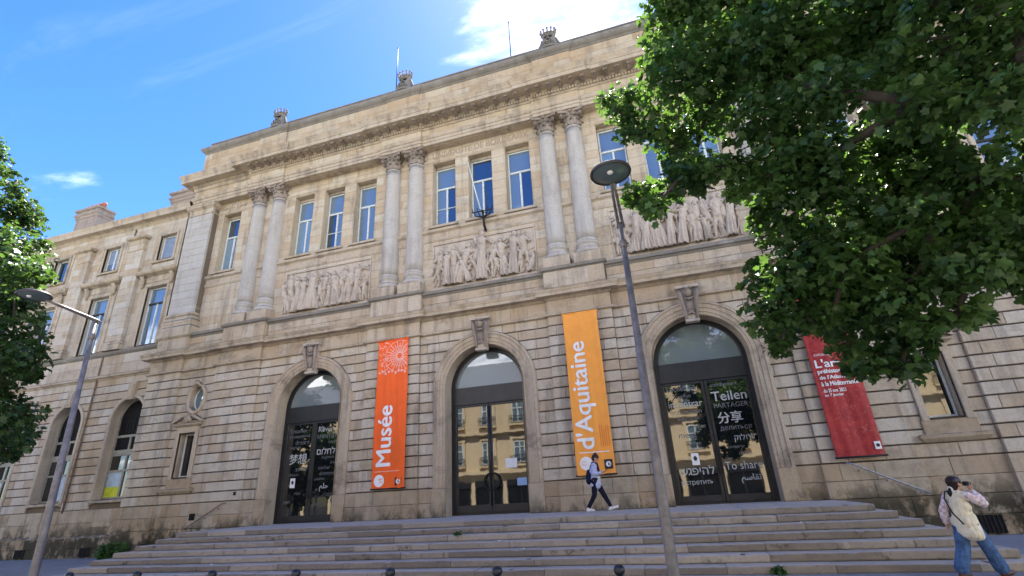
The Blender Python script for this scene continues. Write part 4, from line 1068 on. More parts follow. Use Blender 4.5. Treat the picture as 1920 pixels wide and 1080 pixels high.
        sw = window(W, x, 14.10, 15.60, .57, YW + .18, frame=.06, transom=None, mull=(i % 2 == 1), glassm=(M['shutter'] if i in (0, 1) else M['glass']))
        s = MB(); y = YW - .05
        for (a, b, c_, d) in ((-.74, -.58, 13.98, 15.62), (.58, .74, 13.98, 15.62), (-.72, .72, 15.623, 15.80)): s.box(x + a, x + b, y, YW + .1, c_, d, bev=.025)
        for sd in (-1, 1): s.box(*sorted((x + sd * .80, x + sd * 1.0)), YW - .03, YW + .05, 13.5, 15.8, bev=.015)
        s.box(x - .8, x + .8, YW - .12, YW + .3, 13.86, 13.98, bev=.02); put('window_surround', s.mesh('window_surround', M['trim']), sw)
        if i == 1:
            g = MB(); g.box(x - .50, x + .50, YW + .20, YW + .225, 14.17, 14.62); put('pane', g.mesh('pane', M['glass']), sw)
    for x in pils:
        p = MB()
        for blk in gen_blocks(x - .55, x + .55, 8.94, 15.3, .41, [], .5, 1.2): block_into(p, blk, YW - .20, .3, .003, .003, .006)
        pl = p.build('pilaster', M['wing'], W)
        c = MB(); c.mould(x - .55, x + .55, YW - .20, [(0, 15.28), (.02, 15.30), (.02, 15.55), (.06, 15.58), (.16, 15.61), (.20, 15.66), (.20, 15.76), (.14, 15.79), (-.2, 15.82)], yb=YW + .1); put('pilaster_cap', c.mesh('pilaster_cap', M['trim']), pl)
        c = MB(); c.mould(x - .55, x + .55, YW - .20, [(0, 14.85), (.03, 14.87), (.04, 14.93), (0, 14.96)], yb=YW + .1); put('necking', c.mesh('necking', M['trim']), pl)
        c = MB(); c.mould(x - .55, x + .55, YW - .20, [(.09, 8.9), (.09, 9.2), (.05, 9.26), (.06, 9.36), (.0, 9.42)], yb=YW + .1); put('pilaster_foot', c.mesh('pilaster_foot', M['trim']), pl)
        c = MB(); c.box(x - .62, x + .62, YW - .12, YW + .1, GZ, -.1, bev=.02); put('pilaster_base', c.mesh('pilaster_base', M['base']), pl)
        c = MB(); c.tube([(x + .62 * sx, YW - .06, .9), (x + .62 * sx, YW - .06, 16.5)], .045, 8); c.build('downpipe', M['rustiron'], W) if x == pils[0] else None
    for x in bays[:2]: grille(W, x - .5, -.82, .62, .38, YW - .165)
    for (x, w_, zt) in ((31.6, 1.05, 22.0), (22.4, 1.05, 21.3)):
        ch = MB(); X = sx * x; y = 3.2
        ch.box(X - w_, X + w_, y, y + .9, 16.5, zt - .9, bev=.02); ch.mould(X - w_, X + w_, y, [(0, zt - 1.0), (.06, zt - .95), (.06, zt - .8), (.14, zt - .72), (.16, zt - .6), (.05, zt - .55), (.05, zt - .4), (.16, zt - .34), (.18, zt - .2), (0, zt - .12)], yb=y + 1.1)
        ch.box(X - w_ + .01, X + w_ - .01, y + .01, y + .99, zt - .9, zt - .13)
        cho = ch.build('chimney', M['capital'], W, origin=(X, y, 16.5))
        pt = MB()
        for k in range(5): pt.lathe([(.15, zt - .14), (.14, zt + .30), (.17, zt + .34), (.16, zt + .42)], (X - w_ + .28 + k * .36, y + .5, 0), 10)
        put('chimney_pots', pt.mesh('chimney_pots', M['pot']), cho)
    return W
make_wing(-1, 5, 'long limestone side wing with two rows of windows left of the main block')
make_wing(1, 2, 'limestone side wing at the right edge behind the big tree')

# ------------------------------------------------------------------ house across the street (seen in the door glass)
M['cream'] = stone('cream rendered wall', c4(.52, .41, .25), c4(.58, .48, .32), var=.4, stain=.12, streak=.15, soot=.3)
opp = empty('townhouse', (-6, -27.2, GZ)); tag(opp, 'cream stone terrace across the street mirrored in the museum doors', 'building')
YO = -27.2
o = MB(); o.box(-46, 34, YO - 9, YO - .3, GZ, 10.4); o.build('wall', M['cream'], opp)
f = MB(); f.box(-46.2, 34.2, YO - .3, YO + .25, 10.2, 10.7); f.box(-46, 34, YO - .3, YO + .08, 2.55, 2.85); f.box(-46, 34, YO - .3, YO + .06, 6.15, 6.35); f.build('cornice', M['cream'], opp)
r = MB(); r.quad((34, YO + .1, 10.7), (-46, YO + .1, 10.7), (-46, YO - 1.6, 13.4), (34, YO - 1.6, 13.4)); r.box(-46, 34, YO - 9, YO - 1.6, 10.4, 13.41); r.build('roof', M['slate'], opp)
wm = MB(); wm.box(-.56, .56, -.02, .0, 0, 2.0); wpane = wm.mesh('pane', M['glass'])
wm = MB(); [wm.box(a, b, -.03, .05, c, d) for a, b, c, d in ((-.6, -.5, 0, 2.0), (.5, .6, 0, 2.0), (-.5, .5, 1.92, 2.0), (-.5, .5, 0, .08), (-.05, .05, .08, 1.92), (-.5, .5, 1.32, 1.4))]; wfr = wm.mesh('window', M['winframe'])
sm_ = MB(); [sm_.box(a, b, 0, .1, c, d) for a, b, c, d in ((-.85, -.61, -.1, 2.2), (.61, .85, -.1, 2.2), (-.9, .9, 2.2, 2.45))]; sm_.box(-.9, .9, 0, .22, -.25, -.1); surr = sm_.mesh('window_surround', M['cream'])
bal = MB(); bal.box(-.85, .85, .2, .23, .62, .68); [bal.box(-.85 + i * .1 - .01, -.85 + i * .1 + .01, .2, .22, -.1, .62) for i in range(18)]; balm = bal.mesh('railing', M['iron'])
sf = MB(); sf.box(-1.35, 1.35, 0, .12, 2.45, 3.0); [sf.box(a, b, 0, .10, 0, 2.45) for a, b in ((-1.35, -1.22), (1.22, 1.35), (-.06, .06))]; sf.box(-1.22, 1.22, .0, .09, 0, .5); shopm = sf.mesh('shopfront', M['black'])
sf = MB(); sf.box(-1.22, 1.22, -.02, .02, .5, 2.45); shopp = sf.mesh('pane', M['doorglass'])
for i in range(25):
    x = -44.7 + i * 3.15
    sh_ = put('shopfront', shopm, opp, (x, YO - .29, GZ)); put('pane', shopp, sh_, (0, 0, 0), local=True)
    for fl, z in enumerate((3.4, 7.05)):
        wnd = put('window', wfr, opp, (x, YO - .27, z))
        for me in (wpane, surr, balm): put(me.name.split('.')[0], me, wnd, (0, 0, 0), local=True)

# ------------------------------------------------------------------ the broad flight of steps
st = empty('staircase', (0, -3, GZ)); tag(st, 'wide flight of worn stone steps in front of the doorways', 'steps')
NS, RISE, TREAD, Y0 = 7, .15, .46, -3.5
for i in range(NS):
    z1 = -i * RISE; z0 = z1 - RISE; yf = Y0 - i * TREAD; xl = -10.1 - .27 * i; xr = 10.87 + .27 * i
    core_ = MB(); core_.box(xl + .06, xr - .06, yf + .05, -.12, z0, z1 - .02)
    step = core_.build('step', M['joint'], st, origin=(0, yf, z0))
    x = xl; depth = TREAD + .22 if i else 1.1
    while x < xr - .3:
        L = rnd.uniform(1.3, 2.4)
        if xr - (x + L) < .7: L = xr - x
        s = MB(); j = rnd.uniform(-.008, .008); jz = rnd.uniform(-.006, .004)
        # a slab with a worn, slightly wavy nosing
        n = 12; a = .006; R_ = []
        for k in range(n + 1):
            px_ = x + a + (L - 2 * a) * k / n; wv = .012 * math.sin(px_ * 2.1 + i) + rnd.uniform(-.007, .007) + (rnd.uniform(.012, .035) if rnd.random() < .07 else 0); wz = -.008 * (.5 + .5 * math.sin(px_ * 1.3 + 2 * i)) + rnd.uniform(-.004, .004) - (rnd.uniform(.008, .02) if rnd.random() < .06 else 0)
            R_.append(s.vs([(px_, yf + depth, z0), (px_, yf + j + wv + .012, z0), (px_, yf + j + wv, z0 + .02), (px_, yf + j + wv, z1 + jz + wz - .028), (px_, yf + j + wv + .010, z1 + jz + wz - .008), (px_, yf + j + wv + .035, z1 + jz + wz), (px_, yf + depth, z1 + jz * .3 - (.012 if i else .0))], rnd.uniform(-.1, .1)))
        tint = rnd.uniform(-1, 1); s.t = [tint] * len(s.t)
        for p, q in zip(R_, R_[1:]):
            for k in range(6): s.face((p + k, q + k, q + k + 1, p + k + 1), False)
            s.face((p + 6, q + 6, q, p))
        s.face([R_[0] + k for k in range(7)]); s.face([R_[-1] + k for k in range(7)][::-1])
        put('slab', s.mesh('slab', M['step']), step); x += L
    if i == 0:      # landing paved behind the nosing
        yy = yf + 1.104
        while yy < -.3:
            x = xl; dpt = min(.95, -.1 - yy)
            while x < xr - .05:
                L = min(rnd.uniform(.9, 1.6), xr - x); s = MB(); s.box(x + .004, x + L - .004, yy + .004, yy + dpt - .004, z0, z1 + rnd.uniform(-.006, 0), rnd.uniform(-1, 1), bev=.006); put('slab', s.mesh('slab', M['step']), step); x += L
            yy += dpt
        for dx in DOORX: th = MB(); th.box(dx - 1.58, dx + 1.58, -.12, .6, -.1, .004, bev=.004); put('threshold', th.mesh('threshold', M['step']), step)
    for sd in (-1, 1):      # side returns
        xa = xl if sd < 0 else xr; y = yf + depth + .01
        while y < -.3:
            L = min(rnd.uniform(1.0, 1.8), -.25 - y)
            if L < .25: break
            s = MB(); a, b = sorted((xa, xa - sd * .55)); s.box(a, b, y + .005, y + L - .005, z0, z1 - .004 + (0 if i else -.004), rnd.uniform(-1, 1), bev=.018)
            if i: put('slab', s.mesh('slab', M['step']), step)
            y += L

# handrails on the wall beside the steps
def handrail(x0, z0, x1, z1, y, mat, label):
    h = empty('handrail', (x0, y, z0)); tag(h, label, 'handrail')
    b = MB(); d = .12 if x1 > x0 else -.12
    b.tube([(x0 - d * .2, y - .0, z0 + .0), (x0, y - .10, z0 + .01), (x0 + d, y - .10, z0 - .03), (x1, y - .10, z1), (x1 + d * .3, y, z1 - .01)], .024, 8); b.build('rail', mat, h)
    for t in (.15, .5, .9):
        x, z = x0 + (x1 - x0) * t, z0 + (z1 - z0) * t; k = MB(); k.tube([(x, y + .02, z - .08), (x, y - .06, z - .08), (x, y - .10, z - .02)], .012, 6); k.build('bracket', mat, h)
handrail(-11.45, .92, -13.3, .0, -.24, M['rustiron'], 'old brown handrail on the wall left of the steps')
handrail(11.45, .98, 13.25, .07, -.24, M['steel'], 'grey metal handrail on the wall below the crimson banner')

# ------------------------------------------------------------------ banners
def wav(x, z): return .013 * math.sin(x * 10 + .35 * z + .6 * math.sin(z * .8)) + .006 * math.sin(x * 23 + z * 1.1) + .02 * math.sin(z * .9 + x)
def banner(x0, x1, z0, z1, mat, label):
    e = empty('banner', ((x0 + x1) / 2, -.3, z0)); tag(e, label, 'banner', 'vertical banners hung on the piers')
    nx, nz_ = 28, 40; s = MB(); Y = -.27
    a = [[s.vs([(x0 + (x1 - x0) * i / nx, Y + wav(x0 + (x1 - x0) * i / nx, z0 + (z1 - z0) * j / nz_), z0 + (z1 - z0) * j / nz_)]) for i in range(nx + 1)] for j in range(nz_ + 1)]
    b = [[s.vs([(x0 + (x1 - x0) * i / nx, Y + .006 + wav(x0 + (x1 - x0) * i / nx, z0 + (z1 - z0) * j / nz_), z0 + (z1 - z0) * j / nz_)]) for i in range(nx + 1)] for j in range(nz_ + 1)]
    for j in range(nz_):
        for i in range(nx):
            s.face((a[j][i], a[j][i + 1], a[j + 1][i + 1], a[j + 1][i]), True); s.face((b[j][i], b[j + 1][i], b[j + 1][i + 1], b[j][i + 1]), True)
        s.face((a[j][0], a[j + 1][0], b[j + 1][0], b[j][0])); s.face((a[j][nx], b[j][nx], b[j + 1][nx], a[j + 1][nx]))
    s.build('cloth', mat, e)
    for z in (z0, z1):
        t = MB(); t.tube([(x0 - .04, Y, z), (x1 + .04, Y, z)], .028, 8); t.build('rod', mat if z == z1 else M['iron'], e)
        for x in (x0 + .1, x1 - .1): t = MB(); t.tube([(x, Y, z), (x, -.1, z)], .014, 6); t.build('bracket', M['iron'], e)
    return e
PY = -.288
def disc(mb, x, z, r, n=28, y=PY): mb.face([mb.vs([(x + r * math.cos(2 * math.pi * i / n), y + wav(x, z), z + r * math.sin(2 * math.pi * i / n))]) for i in range(n)])
def strip(mb, x0, z0, x1, z1, w, y=PY, n=6):
    d = Vector((x1 - x0, z1 - z0)); l = d.length; d /= l; nx_, nz_ = -d.y * w / 2, d.x * w / 2; prev = None
    for i in range(n + 1):
        x, z = x0 + (x1 - x0) * i / n, z0 + (z1 - z0) * i / n
        q = mb.vs([(x + nx_, y + wav(x, z), z + nz_), (x - nx_, y + wav(x, z), z - nz_)])
        if prev is not None: mb.face((prev + 1, q + 1, q, prev))
        prev = q
def emblem(e, x, z, r=.14):
    s = MB(); s.box(x - r, x + r, PY - .003, PY + .012, z - r * 1.1, z + r * 1.1); s.build('emblem_field', M['print_dark'], e)
    s = MB(); disc(s, x, z, r * .62, y=PY - .016 - wav(x, z)); s.build('emblem_disc', M['print_white'], e)
    s = MB(); 
    for k in range(3): strip(s, x - r * .3 + k * r * .3, z - r * .35, x - r * .3 + k * r * .3, z + r * (.15 + .2 * (k == 1)), r * .2, y=PY - .02 - wav(x, z), n=1)
    s.build('emblem_mark', M['print_dark'], e)
# red orange banner: rosette print, the word, roundel
b1 = banner(-4.57, -3.18, 1.08, 6.92, M['red_orange'], "red orange banner reading Musée between the left and middle doors")
t = MB(); flat_text(t, 'Musée', -3.79, 1.9, PY, 2.28, .62, True, .035, wav); t.build('lettering', M['print_white'], b1)
t = MB(); strip(t, -4.46, 1.70, -3.38, 1.70, .03); t.build('rule', M['print_pink'], b1)
t = MB(); disc(t, -4.25, 1.37, .22); t.build('roundel', M['print_white'], b1)
t = MB(); flat_text(t, 'musée', -4.39, 1.40, PY - .005, .28, .07, dy=wav); flat_text(t, "d'Aquitaine", -4.41, 1.29, PY - .005, .32, .07, dy=wav); t.build('roundel_text', M['red_orange'], b1)
emblem(b1, -3.43, 1.32)
t = MB(); cx, cz = -3.55, 6.2
for k in range(26):
    an = k * 2 * math.pi / 26 + .1; ca, sa = math.cos(an), math.sin(an)
    r1 = .66 if k % 2 else .55
    def clip(x, z): return min(max(x, -4.54), -3.21), min(max(z, 5.55), 6.86)
    xa, za = clip(cx + .12 * ca, cz + .12 * sa); xb, zb = clip(cx + r1 * ca, cz + r1 * sa); strip(t, xa, za, xb, zb, .035)
for k in range(40):
    a1, a2 = k * 2 * math.pi / 40, (k + 1) * 2 * math.pi / 40
    for r_ in (.12, .42, .66):
        xa, za = clip(cx + r_ * math.cos(a1), cz + r_ * math.sin(a1)); xb, zb = clip(cx + r_ * math.cos(a2), cz + r_ * math.sin(a2))
        if abs(xa - xb) + abs(za - zb) > .008 and xa < -3.215: strip(t, xa, za, xb, zb, .022, n=1)
rg = random.Random(3)
for k in range(46):
    x, z = rg.uniform(-4.5, -4.05), rg.uniform(5.6, 6.85); an = rg.uniform(0, 6.28); l = rg.uniform(.05, .16); strip(t, x, z, min(max(x + l * math.cos(an), -4.53), -3.22), z + l * math.sin(an) * .8, .03, n=2)
for k in range(9): disc(t, -4.45 + k * .145, 5.56 + .05 * math.sin(k * 2.2), .055, 10)
t.build('rosette_print', M['print_pink'], b1)
t = MB()
for k in range(5): strip(t, -3.75 + .09 * k, 2.0, -3.75 + .09 * k, 2.0 + rg.uniform(.7, 1.0), .022)
t.build('small_print', M['print_faint'], b1)
# orange banner
b2 = banner(3.37, 4.68, 1.10, 6.92, M['orange'], "light orange banner reading d'Aquitaine between the middle and right doors")
t = MB(); flat_text(t, "d'Aquitaine", 4.26, 1.95, PY, 3.82, .80, True, .022, wav); t.build('lettering', M['print_white'], b2)
t = MB(); strip(t, 3.52, 1.83, 4.55, 1.83, .03); t.build('rule', M['print_white'], b2)
t = MB(); disc(t, 3.72, 1.48, .22); t.build('roundel', M['print_white'], b2)
t = MB(); flat_text(t, 'musée', 3.58, 1.51, PY - .005, .28, .07, dy=wav); flat_text(t, "d'Aquitaine", 3.56, 1.40, PY - .005, .32, .07, dy=wav); t.build('roundel_text', M['orange'], b2)
emblem(b2, 4.47, 1.42)
t = MB()
for k in range(5): strip(t, 4.30 + .07 * k, 2.0, 4.30 + .07 * k, 2.0 + rg.uniform(.5, .75), .016)
t.build('small_print', M['print_faint'], b2)
# crimson exhibition banner
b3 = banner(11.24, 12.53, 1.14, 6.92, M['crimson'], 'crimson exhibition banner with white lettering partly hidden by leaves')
t = MB()
flat_text(t, 'EXPOSITION', 11.40, 4.24, PY, .52, .075, dy=wav)
flat_text(t, "L'art", 11.37, 3.87, PY, .70, .26, bold=.04, dy=wav)
flat_text(t, 'préhistorique', 11.38, 3.64, PY, .95, .17, bold=.04, dy=wav)
flat_text(t, "de l'Atlantique", 11.39, 3.46, PY, .98, .15, bold=.04, dy=wav)
flat_text(t, 'à la Méditerranée', 11.39, 3.28, PY, 1.02, .14, bold=.04, dy=wav)
flat_text(t, 'du 25 nov. 2023', 11.40, 3.08, PY, .62, .11, bold=.03, dy=wav)
flat_text(t, 'au 7 janvier', 11.40, 2.93, PY, .52, .11, bold=.03, dy=wav)
t.build('lettering', M['print_white'], b3)
s = MB(); s.box(12.31, 12.47, PY - .008, PY + .012, 1.32, 1.54); s.build('emblem_field', M['print_white'], b3)
s = MB(); disc(s, 12.39, 1.43, .05, y=PY - .016 - wav(12.39, 1.43)); s.build('emblem_mark', M['print_dark'], b3)

# flagpole socket with its pole in front of the middle window
fl = empty('flagpole', (.2, .2, 11.75)); tag(fl, 'white flagpole in a dark trident bracket before the middle top window', 'flagpole')
p = MB(); p.tube([(.20, .15, 11.95), (-.10, -.15, 13.6), (-.32, -.35, 14.95)], [.032, .026, .02], 8); p.build('pole', M['winframe'], fl)
p = MB(); p.tube([(.20, .35, 11.6), (.21, .14, 11.75), (.20, .10, 12.0), (.18, .06, 12.5)], [.05, .06, .055, .05], 8)
for dx in (-.44, -.22, .22, .44): p.tube([(.20, .10, 12.15 + .0), (.20 + dx * .7, .02, 12.22), (.20 + dx, -.04, 12.45), (.20 + dx * 1.1, -.06, 12.62)], [.03, .028, .024, .012], 6)
p.tube([(-.28, -.02, 12.42), (.68, -.02, 12.42)], .028, 6); p.tube([(.05, .02, 12.55), (.33, .0, 12.3)], .02, 6); p.build('bracket', M['iron'], fl)

# ------------------------------------------------------------------ street lamps
def lamp(x, y, zh, label, lean=0.0):
    e = empty('street_lamp', (x, y, GZ)); e.rotation_euler = (0, R(lean), 0); tag(e, label, 'street lamp', 'street lamps along the pavement')
    p = MB(); p.tube([(0, 0, 0), (0, 0, .25), (0, 0, .9), (0, 0, zh + .0)], [.12, .095, .088, .05], 16); p.lathe([(.16, 0), (.16, .03), (.12, .05)], seg=16)
    o = put('post', p.mesh('post', M['lamp']), e, (0, 0, 0), local=True)
    a = MB()
    for dx in (-.035, .035): a.tube([(dx * 1.6, .12, zh - .05), (dx * 1.2, 0, zh + .0), (dx, -.8, zh + .10), (dx * .6, -1.22, zh + .15)], [.026, .032, .028, .026], 8)
    a.lathe([(.065, zh - .55), (.075, zh - .53), (.075, zh - .42), (.062, zh - .40)], seg=14); a.tube([(-.10, 0, zh - .48), (.10, 0, zh - .48)], .02, 6)
    put('arm', a.mesh('arm', M['lamp']), e, (0, 0, 0), local=True)
    h = MB(); c = (0, -1.5, zh + .17)
    h.lathe([(.345, -.02), (.358, .0), (.352, .03), (.28, .075), (.16, .105), (.03, .115)], c, 40, capb=False); h.lathe([(.31, .0), (.345, -.02)], c, 40, capb=False, capt=False)
    hd = put('lamp_head', h.mesh('lamp_head', M['lampdark']), e, (0, 0, 0), local=True)
    l = MB(); l.lathe([(.02, -.045), (.14, -.04), (.25, -.025), (.312, -.004)], c, 40, capt=False); put('lens', l.mesh('lens', M['lens']), hd, (0, 0, 0), local=True)
    l = MB(); l.ball((c[0], c[1] - .10, c[2] - .045), .055, 10, 6, sz=.6); put('bulb', l.mesh('bulb', M['paper']), hd, (0, 0, 0), local=True)
lamp(6.25, -9.0, 6.62, 'grey street lamp in the foreground, its round head left of the big tree')
lamp(-7.72, -9.0, 6.72, 'grey street lamp at the left with its head against the tree', -2.5)

# ------------------------------------------------------------------ bollards
bm_ = MB(); bm_.lathe([(.075, 0), (.075, .05), (.055, .07), (.048, .35), (.045, .71), (.058, .72), (.058, .75), (.04, .76), (.036, .79)], seg=16); bpost = bm_.mesh('post', M['bollard'])
bm_ = MB(); bm_.ball((0, 0, .842), .062, 16, 10); bball = bm_.mesh('ball_cap', M['bollard'])
BN = ['leftmost black bollard, nearest the left street lamp', 'second black bollard from the left', 'third black bollard from the left', 'fourth black bollard from the left', 'black bollard below the red orange banner', 'black bollard below the middle door', 'rightmost black bollard, beside the foreground lamp post']
for i, lab in enumerate(BN):
    e = empty('bollard', (-2.80 + 1.425 * i, -11.62 - .025 * i, GZ)); tag(e, lab, 'bollard', 'bollards along the kerb')
    put('post', bpost, e, (0, 0, 0), local=True); put('ball_cap', bball, e, (0, 0, 0), local=True)

# scraps of paper lying on the steps
for (x, i, dy, lab) in ((-6.2, 5, .2, 'white paper scrap on the steps below the left door'), (2.0, 3, .15, 'white paper scrap on the steps left of the foreground lamp post'), (2.75, 4, .2, 'pale paper scrap on the steps just below the walking person'), (9.1, 2, .2, 'white paper scrap on the steps below the right door')):
    q = MB(); n = 5; a = [q.vs([(.03 * math.cos(k * 1.256) * (1 + .4 * (k % 2)), .03 * math.sin(k * 1.256), .006 + .022 * (k % 2))]) for k in range(n)]; c_ = q.vs([(0, 0, .03)]); b_ = q.vs([(.004, .0, .002)])
    for k in range(n): q.face((a[k], a[(k + 1) % n], c_)); q.face((a[(k + 1) % n], a[k], b_))
    tag(put('paper_scrap', q.mesh('paper_scrap', M['paper']), None, (x, Y0 - i * TREAD + dy, -i * RISE - .012)), lab, 'litter', 'paper scraps on the steps')
# ------------------------------------------------------------------ trees
RT = [[9.5,-11.25,5.76,0.66],[8.62,-10.89,5.33,0.69],[10.5,-11.01,6.08,0.66],[11.19,-10.91,4.69,0.61],[10.91,-11.22,7.22,0.42],[11.78,-10.81,5.87,0.64],[9.35,-10.76,4.99,0.67],[8.94,-9.93,8.66,0.88],[8.59,-10.14,2.8,0.35],[9.3,-10.6,4.56,0.67],[10.7,-9.76,3.45,0.67],[9.73,-10.28,7.19,0.78],[10.57,-10.1,5.64,0.72],[7.58,-9.3,7.01,0.49],[8.43,-9.55,3.67,0.4],[10.04,-10.37,2.44,0.26],[10.15,-9.84,2.33,0.17],[11.56,-11.36,4.75,0.26],[11.13,-11.62,5.83,0.59],[7.92,-10.68,5.35,0.32],[11.28,-10.81,4.12,0.59],[9.84,-9.92,2.28,0.47],[9.68,-9.84,3.15,0.68],[7.37,-10.34,8.09,0.34],[9.45,-9.84,2.18,0.28],[11.82,-10.72,4.78,0.4],[9.18,-9.75,3.36,0.7],[9.08,-10.4,3.91,0.67],[9.31,-10.46,3.42,0.65],[8.38,-10.67,8.98,0.56],[10.43,-10.31,4.5,0.67],[8.22,-10.37,7.97,0.83],[8.32,-9.99,3.01,0.53],[10.95,-10.81,4.18,0.6],[11.38,-11.91,5.58,0.5],[11.18,-10.57,2.94,0.4],[11.65,-10.59,4.02,0.35],[10.17,-9.66,4.44,0.73],[8.28,-9.32,7.59,0.9],[7.63,-9.27,9.49,0.39],[11.3,-11.81,5.05,0.41],[10.68,-10.06,7.24,0.78],[8.52,-9.77,4.71,0.2],[11.06,-10.86,3.43,0.57],[10.61,-10.73,7.69,0.67],[10.73,-11.88,6.33,0.47],[10.76,-9.22,3.16,0.7],[7.88,-10.22,9.05,0.79],[8.26,-10.54,5.31,0.38],[6.76,-9.69,7.87,0.59],[10.39,-10.06,7.94,0.81],[11.7,-10.38,3.7,0.29],[10.86,-11.99,4.55,0.52],[7.53,-10.42,5.54,0.49],[8.78,-10.63,6.06,0.73],[10.8,-10.21,3.74,0.64],[10.61,-10.63,4.51,0.64],[10.34,-10.86,8.13,0.31],[11.1,-11.92,6.14,0.44],[9.21,-10.5,6.99,0.77],[10.12,-10.67,3.81,0.62],[8.84,-10.66,5.01,0.69],[8.74,-9.79,5.13,0.39],[6.74,-9.69,7.39,0.36],[9.44,-9.78,9.18,0.89],[9.17,-10.97,5.71,0.68],[8.46,-9.22,4.13,0.23],[10.43,-10.81,2.95,0.57],[11.48,-9.77,4.23,0.68],[7.15,-9.83,8.2,0.49],[6.57,-10.37,5.32,0.24],[7.28,-8.94,6.13,0.43],[6.36,-10.24,7.59,0.22],[10.38,-10.58,5.83,0.69],[10.88,-10.59,7.25,0.73],[9.69,-10.18,1.92,0.32],[10.29,-10.56,2.49,0.3],[10.08,-9.8,5.13,0.74],[9.58,-10.51,8.79,0.44],[8.83,-9.93,7.97,0.85],[11.03,-10.77,5.91,0.66],[9.16,-10.02,2.34,0.24],[9.79,-9.21,2.83,0.71],[9.11,-10.29,1.95,0.2],[10.98,-11.31,5.34,0.6],[9.8,-10.31,2.87,0.63],[10.99,-9.99,5.57,0.72],[7.64,-10.57,7.33,0.81],[8.79,-10.19,3.52,0.68],[9.52,-11.36,8.02,0.18],[7.76,-10.56,9.43,0.52],[10.91,-9.81,2.65,0.17],[10.6,-9.88,5.21,0.72],[9.58,-10.78,7.36,0.75],[9.55,-11.5,7.6,0.33],[9.21,-10.36,5.63,0.73],[10.22,-9.31,4.05,0.74],[7.36,-9.46,6.38,0.21],[8.81,-9.82,4.52,0.56],[8.61,-9.14,2.89,0.24],[11.38,-10.66,3.07,0.19],[8.99,-9.71,2.92,0.44],[11.73,-11.87,6.11,0.29],[8.44,-10.2,6.17,0.78],[9.45,-8.78,2.93,0.31],[11.31,-10.35,5.24,0.67],[7.63,-10.16,5.34,0.24],[11.47,-9.54,3.81,0.68],[11.25,-10.15,3.13,0.44],[9.03,-10.85,7.41,0.76],[8.92,-10.88,8.95,0.2],[7.21,-9.86,6.92,0.5],[10.26,-11.55,5.02,0.59],[11.22,-11.28,3.44,0.13],[8.01,-10.84,9.2,0.37],[12.02,-11.45,5.92,0.16],[6.67,-10.16,6.68,0.22],[6.83,-9.76,5.8,0.21],[9.79,-9.62,4.25,0.73],[11.0,-10.72,7.82,0.44]]
LT= [[-13.67,-7.49,5.62,1.0],[-13.79,-6.6,3.45,0.47],[-14.94,-7.13,6.63,1.13],[-14.88,-6.01,4.08,0.58],[-17.14,-6.88,8.44,1.12],[-13.12,-7.4,2.97,0.78],[-17.34,-7.3,8.03,0.25],[-15.28,-6.77,4.59,0.86],[-17.67,-7.23,9.96,0.83],[-18.53,-7.27,10.48,0.37],[-17.61,-7.35,13.44,0.59],[-14.84,-7.29,5.46,1.08],[-21.59,-7.28,17.12,0.67],[-16.78,-6.45,8.62,1.04],[-12.22,-8.08,6.67,0.28],[-16.97,-6.59,12.34,0.27],[-18.06,-6.34,6.0,0.27],[-13.39,-8.04,9.69,0.35],[-19.21,-6.73,13.2,1.38],[-15.35,-6.13,5.53,0.33],[-20.03,-7.13,13.48,0.62],[-13.98,-7.41,3.14,0.65],[-18.94,-6.01,12.9,0.9],[-16.11,-7.33,7.16,0.76],[-12.36,-8.5,8.14,0.65],[-15.92,-7.87,10.24,1.19],[-20.04,-7.08,12.47,0.3],[-20.88,-7.41,15.58,0.42],[-11.54,-7.88,2.81,0.38],[-18.38,-6.98,9.06,0.34],[-19.08,-6.0,7.23,0.47],[-12.61,-8.03,8.18,0.23],[-20.31,-6.04,9.42,0.36],[-18.87,-7.27,14.65,0.43],[-15.22,-7.21,3.67,0.24],[-19.03,-6.03,13.59,0.53],[-16.68,-6.91,10.35,1.26],[-24.81,-6.1,18.45,0.48],[-13.19,-7.91,2.54,0.31],[-17.17,-6.25,5.18,0.71],[-15.86,-8.48,9.65,0.33],[-16.66,-6.73,4.66,0.24],[-12.0,-8.2,2.49,0.4],[-13.3,-7.08,5.94,0.28],[-25.37,-6.23,20.06,0.36],[-19.37,-7.05,11.68,0.52],[-22.31,-6.44,16.15,0.93],[-12.17,-8.3,3.45,0.85],[-12.75,-7.37,2.45,0.22],[-14.6,-6.34,5.52,0.3],[-15.35,-6.01,4.44,0.48],[-13.5,-8.47,8.31,1.06],[-14.82,-7.49,4.1,0.32],[-22.51,-6.53,17.74,0.57],[-22.22,-6.17,17.09,0.49]]
